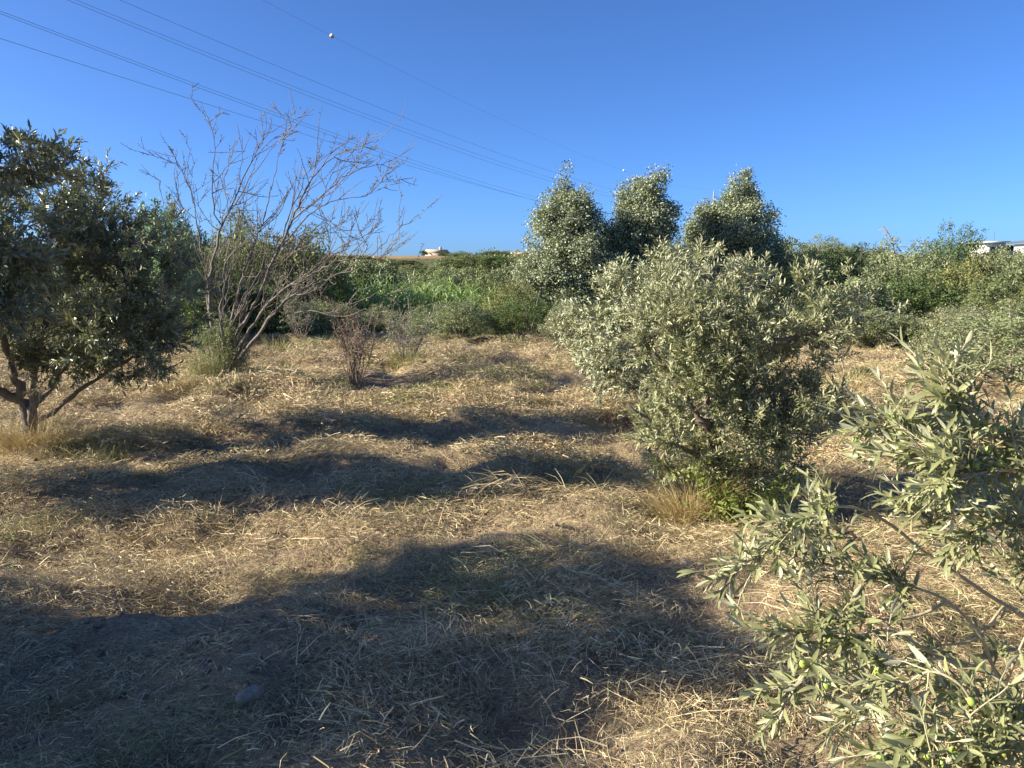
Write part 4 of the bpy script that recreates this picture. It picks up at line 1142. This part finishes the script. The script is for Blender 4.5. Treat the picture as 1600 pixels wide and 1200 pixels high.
    for bi, (pts_, r0, r1, f0, ns) in enumerate(brs):
        br, P = tubeobj('branch', pts_, np.linspace(r0 * .72, r1, len(pts_)), M['palebark'], t, 26)
        tw = Geo()
        for s in range(ns):
            f = f0 + (1 - f0) * rng.random() if s > 1 else 1.0
            i = min(24, int(f * 25)); fr_ = f * 25 - i
            b = P[i] * (1 - fr_) + P[i + 1] * fr_
            ax = nrm(P[min(25, i + 1)] - P[max(0, i - 1)])
            dv = nrm(ax * .8 + rng.normal(0, .55, 3) + np.array([-.05, 0, .12]))
            L = rng.uniform(.06, .15); m = 4
            Q = [b]
            for k in range(m):
                dv = nrm(dv + rng.normal(0, .12, 3) + np.array([0, 0, .04])); Q.append(Q[-1] + dv * L / m)
            Q = np.array(Q); tw.tube(Q, np.linspace(.0022, .0011, m + 1), 4, cap=False)
            np_ = rng.integers(4, 8)
            R1 = nrm(np.cross(dv, rng.normal(size=3))); R2 = np.cross(dv, R1)
            for j in range(np_):
                u = (j + .7) / np_ * m * .999; k = min(m - 1, int(u)); bb = Q[k] * (1 - u + k) + Q[k + 1] * (u - k)
                for sgn in (0, math.pi):
                    if rng.random() < .12: continue
                    a = j * 1.57 + sgn + rng.normal(0, .25); sd = R1 * math.cos(a) + R2 * math.sin(a)
                    sp = rng.normal(.75, .18) * (1.1 - .45 * j / np_)
                    d = nrm(dv * math.cos(sp) + sd * math.sin(sp) + np.array([0, 0, -.06]))
                    nn = nrm(dv * .8 - sd * .6 + np.array([0, 0, .55]) + rng.normal(0, .4, 3))
                    LV.append((br, bb, d, nn, float(np.clip(rng.normal(.043, .010), .018, .064)), rng.integers(18)))
            LV.append((br, Q[-1], dv, nrm(rng.normal(size=3) + np.array([0, 0, 1.5])), .045, rng.integers(18)))
            if rng.random() < .24 and nf < 90:
                for _ in range(rng.integers(1, 3)):
                    o = obj('olive_fruit', fm, br); nf += 1
                    o.location = Vector(Q[2] + np.array([rng.normal(0, .008), rng.normal(0, .008), -.016]))
                    sz = rng.uniform(.0075, .0098); o.scale = (sz, sz, sz)
                    o.rotation_euler = (rng.normal(0, .35), rng.normal(0, .35), 0)
        o = obj('twigs', tw.build('twigs', M['palebark']), br, kind='stuff')
    # the 300 leaves that show largest are single objects, the rest one mass
    def key(l):
        q = l[1] + root
        u = q[0] / q[1]
        return -(l[4] / q[1]) if (q[1] > .3 and u < .66) else 1
    LV.sort(key=key)
    for br, b, d, nn, L, s in LV[:300]:
        S = nrm(np.cross(nn, d)); U = np.cross(d, S)
        o = obj('leaf', shapes[s], br)
        o.matrix_local = Matrix(((d[0] * L, S[0] * L, U[0] * L, b[0]), (d[1] * L, S[1] * L, U[1] * L, b[1]), (d[2] * L, S[2] * L, U[2] * L, b[2]), (0, 0, 0, 1)))
    g = Geo()
    for br, b, d, nn, L, s in LV[300:]:
        S = nrm(np.cross(nn, d)); U = np.cross(d, S)
        me = shapes[s]; V = np.empty(21 * 3, np.float32); me.vertices.foreach_get('co', V); V = V.reshape(-1, 3) * L
        Q = [[i, i + 1, 8 + i, 7 + i][::-1] for i in range(6)] + [[14 + i, 15 + i, i + 1, i][::-1] for i in range(6)]
        g.add(b + V[:, :1] * d + V[:, 1:2] * S + V[:, 2:] * U, Q, None, (.25, .5, .8)[s % 3])
    obj('foliage', g.build('foliage', M['olivenear'], True), t, kind='stuff')
    # the rest of its crown, over the trunk
    lob = clumpify([(.35, .25, 1.75, .75, .8, .6), (.7, -.1, 1.5, .7, .8, .6), (.3, .3, 2.2, .55, .6, .4), (.75, .2, 1.1, .6, .6, .4)], 7, .36, rng)
    tips, _ = lobe_points(lob, 420, rng, .35)
    limbs = [smooth_path(np.array(q), 14) for q in ([[.05, .02, .8, .03], [.3, .1, 1.2, .025], [.5, .2, 1.8, .01]], [[.1, .1, 1.3, .03], [.6, -.1, 1.5, .02], [1.1, -.1, 1.6, .008]], [[0, 0, .6, .025], [.5, .1, .9, .018], [1.0, .2, 1.1, .008]])]
    for q in limbs:
        g = Geo(); g.tube(q[:, :3], q[:, 3], 7); obj('branch', g.build('branch', M['greybark'], True), t)
    trunk_top = smooth_path(np.array([[.05, .02, .8, .0], [.1, .1, 1.3, 0], [.2, .1, 1.9, 0]]), 8)
    pos, paths = grow(limbs + [trunk_top], tips, rng)
    rad = np.minimum(node_radii(len(pos), paths, .0018), .014)
    tw = Geo(); B, D = [], []
    for k, idx in paths:
        P = np.vstack([pos[k], pos[idx]]); tw.tube(P, rad[[idx[0]] + idx], 3, cap=False)
        for e in (4, 3, 2): B.append(P[e]); D.append(P[e] - P[e - 2] + rng.normal(0, .06, 3))
    obj('twigs', tw.build('twigs', M['palebark'], True), t, kind='stuff')
    g = Geo(); B, D = np.array(B), nrm(np.array(D))
    for _ in range(2):
        d1 = nrm(D + rng.normal(0, .5, D.shape) + np.array([0, 0, .3]))
        shoot_leaves(g, B, d1, .15 * rng.uniform(.6, 1.3, len(B)), 12, .048, .0105, rng)
    obj('crown', g.build('crown', M['olivenear']), t, kind='stuff')
    print('near leaves', len(LV), 'fruit', nf)
near_olive()

# ------------------------------------------------------------------ buildings on the ridge
def part(name, mat, parent, boxes, **kw):
    g = Geo()
    for c, s in boxes: g.box(c, s)
    me = g.build(name, mat)
    return obj(name, me, parent, **kw)

def cottage(label, px, d, top_py, w, dep, wall_h, roof_h, rz):
    x, y = at_ground(px, d)
    ztop = pt(px, top_py, d)[2]
    z0 = ztop - wall_h - roof_h
    t = thing('house', label, 'house', (x, y, z0), rz, 'houses on the ridge')
    part('wall', M['cream'], t, [((0, 0, wall_h / 2 - 1.0), (w, dep, wall_h + 2.0))])
    g = Geo(); e = .35
    V = [[-w/2-e, -dep/2-e, wall_h], [w/2+e, -dep/2-e, wall_h], [w/2+e, dep/2+e, wall_h], [-w/2-e, dep/2+e, wall_h], [-w/2-e, 0, wall_h+roof_h], [w/2+e, 0, wall_h+roof_h]]
    g.add(np.array(V) + [0, 0, .01], [[0, 1, 5, 4], [2, 3, 4, 5], [3, 2, 1, 0]], [[0, 4, 3], [1, 2, 5]])
    r = obj('roof', g.build('roof', M['roof']), t)
    part('chimney', M['cream'], r, [((w * .22, .4, wall_h + roof_h + .1), (.6, .6, 1.2))])
    for wx in (-w * .3, w * .05):
        f = part('window', M['white'], t, [((wx, -dep / 2 - .03, wall_h * .55), (1.0, .08, 1.2))])
        part('pane', M['glass'], f, [((wx, -dep / 2 - .075, wall_h * .55), (.8, .03, 1.0))])
    part('door', M['darkroof'], t, [((w * .33, -dep / 2 - .03, 1.05), (.95, .08, 2.1))])
cottage('cream house with tiled roof on the skyline beyond the cane bed', 683, 203, 390, 5.0, 5.0, 2.6, 1.0, .35)
cottage('small pale house on the skyline beside the first poplar', 816, 190, 394, 4.6, 4.6, 2.2, .5, -.2)

def modern(label, px, d, top_py, w, name_group):
    x, y = at_ground(px, d); ztop = pt(px, top_py, d)[2]; h = 3.6; z0 = ztop - h - .35
    t = thing('villa', label, 'house', (x, y, z0), 0, name_group)
    part('wall', M['white'], t, [((0, 0, h / 2 - 2.0), (w, 6.0, h + 4.0))])
    part('roof', M['white'], t, [((-.2, 0, h + .18), (w + 1.4, 7.2, .35))])
    part('wing_wall', M['white'], t, [((w * .95, 1.0, 1.0 - 2), (w * .9, 4.5, 2.0 + 4.0))])
    part('wing_roof', M['darkroof'], t, [((w * .98, .9, h - .55), (w * 1.0, 5.6, .3))])
    part('wing_glazing', M['glass'], t, [((w * .95, 1.0, 2.5), (w * .86, 4.3, .98))])
    f = part('window_band', M['darkroof'], t, [((.4, -3.03, 2.2), (w * .72, .08, 1.25))])
    n = 6
    for i in range(n):
        part('pane', M['glass'], f, [((.4 - w * .36 + w * .72 * (i + .5) / n, -3.085, 2.2), (w * .72 / n - .14, .04, 1.05))])
    g = Geo(); g.tube(np.array([[w * .35, 0, h + .3], [w * .35, 0, h + 2.4]]), [.05, .04], 6)
    obj('mast', g.build('mast', M['darkroof']), t)
modern('white flat-roofed building with a band of windows on the right skyline', 1536, 160, 378, 4.3, 'houses on the ridge')

def roofed():
    x, y = at_ground(1602, 150); ztop = pt(1600, 373, 150)[2]
    t = thing('villa', 'building with a dark sloping roof at the right edge of the skyline', 'house', (x + .8, y, ztop - 3.6), 0, 'houses on the ridge')
    part('wall', M['white'], t, [((.6, 0, -.6), (5.2, 5, 6.4))])
    g = Geo()
    V = np.array([[-3.3, -3.2, 2.75], [5.0, -3.2, 3.65], [5.0, 3.2, 3.65], [-3.3, 3.2, 2.75]])
    V = np.vstack([V, V + [0, 0, .3]])
    g.add(V, [[3, 2, 1, 0], [4, 5, 6, 7], [0, 1, 5, 4], [1, 2, 6, 5], [2, 3, 7, 6], [3, 0, 4, 7]])
    obj('roof', g.build('roof', M['darkroof']), t)
    for i in range(3):
        f = part('window', M['darkroof'], t, [((-1.0 + i * 1.6, -2.53, 1.7), (1.1, .08, 1.2))])
        part('pane', M['glass'], f, [((-1.0 + i * 1.6, -2.585, 1.7), (.9, .04, 1.0))])
roofed()

# withered palm stalk on the thicket skyline
def stalk():
    x, y = at_ground(1396, 33); z0 = float(macro(np.array([x]), np.array([y]))[0])
    t = thing('withered_stalk', 'withered bare stalk with drooping fronds sticking out of the thicket', 'dead plant', (x, y, z0))
    b = np.array([x, y, z0])
    P = smooth_path(np.array([pt(1402, 470, 33) - b, pt(1398, 400, 33) - b, pt(1391, 370, 33) - b, pt(1384, 360, 33) - b]), 10)
    P = np.vstack([[P[0][0], 0, 0], P])
    g = Geo(); g.tube(P, np.linspace(.045, .012, 11), 6); obj('stem', g.build('stem', M['brownbark'], True), t)
    rng = np.random.default_rng(2)
    for i in range(9):
        s = P[-1 - (i % 4)]; e = s + np.array([rng.uniform(-.35, .1), rng.normal(0, .15), rng.uniform(-.2, .18)])
        g = Geo(); g.tube(smooth_path(np.array([s, (s + e) / 2 + [0, 0, .1], e]), 6), np.linspace(.014, .005, 6), 4, cap=False)
        obj('frond', g.build('frond', M['brown']), t)
stalk()

# ------------------------------------------------------------------ power line
def powerline():
    py_, pd = 318, 300.0
    bx = (1108 - 800) / FOC * pd
    zg = float(macro(np.array([bx]), np.array([pd]))[0])
    t = thing('pylon', 'lattice steel pylon far off between the middle and the twin-tipped poplar', 'pylon', (bx, pd, zg))
    topz = pt(1108, 296, pd)[2] - zg
    for sx in (-1, 1):
        for sy in (-1, 1):
            g = Geo(); g.tube(np.array([[sx * 2.2, sy * 2.2, -1], [sx * .5, sy * .5, topz * .75], [0, 0, topz]]), [.14, .11, .08], 4, cap=False)
            obj('leg', g.build('leg', M['steel']), t)
    g = Geo()
    for i in range(12):
        z1, z2 = topz * i / 12, topz * (i + 1) / 12
        w1, w2 = [np.interp(z, [0, topz * .75, topz], [2.2, .5, .05]) for z in (z1, z2)]
        for s in (-1, 1):
            g.tube(np.array([[-w1 * s, -w1, z1], [w2 * s, -w2, z2]]), .06, 3, cap=False); g.tube(np.array([[-w1, w1 * s, z1], [-w2, -w2 * s, z2]]), .06, 3, cap=False)
    obj('lattice', g.build('lattice', M['steel']), t, kind='stuff')
    for h in (.88, .72, .56):
        g = Geo(); g.tube(np.array([[-4.2, 0, topz * h], [0, 0, topz * h + .9], [4.2, 0, topz * h]]), .09, 4, cap=False); g.tube(np.array([[-4.2, 0, topz * h], [4.2, 0, topz * h]]), .09, 4, cap=False)
        obj('cross_arm', g.build('cross_arm', M['steel']), t)
    # cables: photo points (px, py) of the near end, the middle and the far end; they run straight in plan to the pylon
    def cable(label, near, yn, midp, farp, xoff, r):
        A = np.array([(near[0] - 800) / FOC * yn, yn]); B = np.array([bx + xoff, pd])
        def hit(px):      # where the plan line crosses the pixel column
            k = (px - 800) / FOC
            s = (k * A[1] - A[0]) / ((B[0] - A[0]) - k * (B[1] - A[1]))
            return s, A[1] + s * (B[1] - A[1])
        S, Zs = [], []
        for (px, py) in (near, midp, farp):
            s, yy = hit(px); S.append(s); Zs.append(pt(px, py, yy)[2])
        co = np.polyfit(S, Zs, 2)
        u = np.linspace(-.22, 1, 70)
        P = np.stack([A[0] + u * (B[0] - A[0]), A[1] + u * (B[1] - A[1]), np.polyval(co, u)], -1)
        o = P[0]
        g = Geo(); g.tube(P - o, r, 5, cap=False)
        obj('power_cable', g.build('power_cable', M['cable'], True), None, tuple(o), label=label, category='cable', group='overhead power cables')
        return lambda px: (lambda s, yy: np.array([A[0] + s * (B[0] - A[0]), yy, np.polyval(co, s)]))(*hit(px))
    R = .0125
    cable('lowest of the overhead power cables', (0, 46), 40, (410, 185), (1095, 345), -4.2, R)
    cable('lower wire of the second cable pair from below', (0, 3), 42, (600, 238), (1095, 331), -4.0, R)
    cable('upper wire of the second cable pair from below', (0, -1), 44, (600, 233), (1096, 330), -3.6, R)
    cable('lower wire of the third cable pair from below', (145, 0), 50, (600, 192), (1098, 318), 3.6, R)
    cable('upper wire of the third cable pair from below', (157, 0), 52, (600, 186), (1098, 317), 3.9, R)
    cable('single power cable just above the third pair', (222, 0), 54, (600, 168), (1100, 316), 4.2, R)
    f = cable('topmost thin earth wire carrying the marker balls', (432, 0), 75, (720, 155), (1106, 297), 0, .009)
    import bmesh
    for px, lab in ((533, 'white and orange marker ball on the earth wire, the nearer one'), (970, 'tiny marker ball on the earth wire above the middle poplar')):
        c = f(px); s = .24 if px < 600 else .26
        tt = thing('marker_ball', lab, 'marker ball', tuple(c), 0, 'marker balls on the earth wire')
        for nm, mt, lo in (('white_half', 'ball_w', True), ('orange_half', 'ball_r', False)):
            bm = bmesh.new(); bmesh.ops.create_uvsphere(bm, u_segments=16, v_segments=10, radius=s)
            bmesh.ops.delete(bm, geom=[v for v in bm.verts if (v.co.z < -.001 - .5 * s if lo else v.co.z > .001 - .5 * s)], context='VERTS')
            me = bpy.data.meshes.new(nm); bm.to_mesh(me); bm.free(); me.materials.append(M[mt]); obj(nm, me, tt)
powerline()
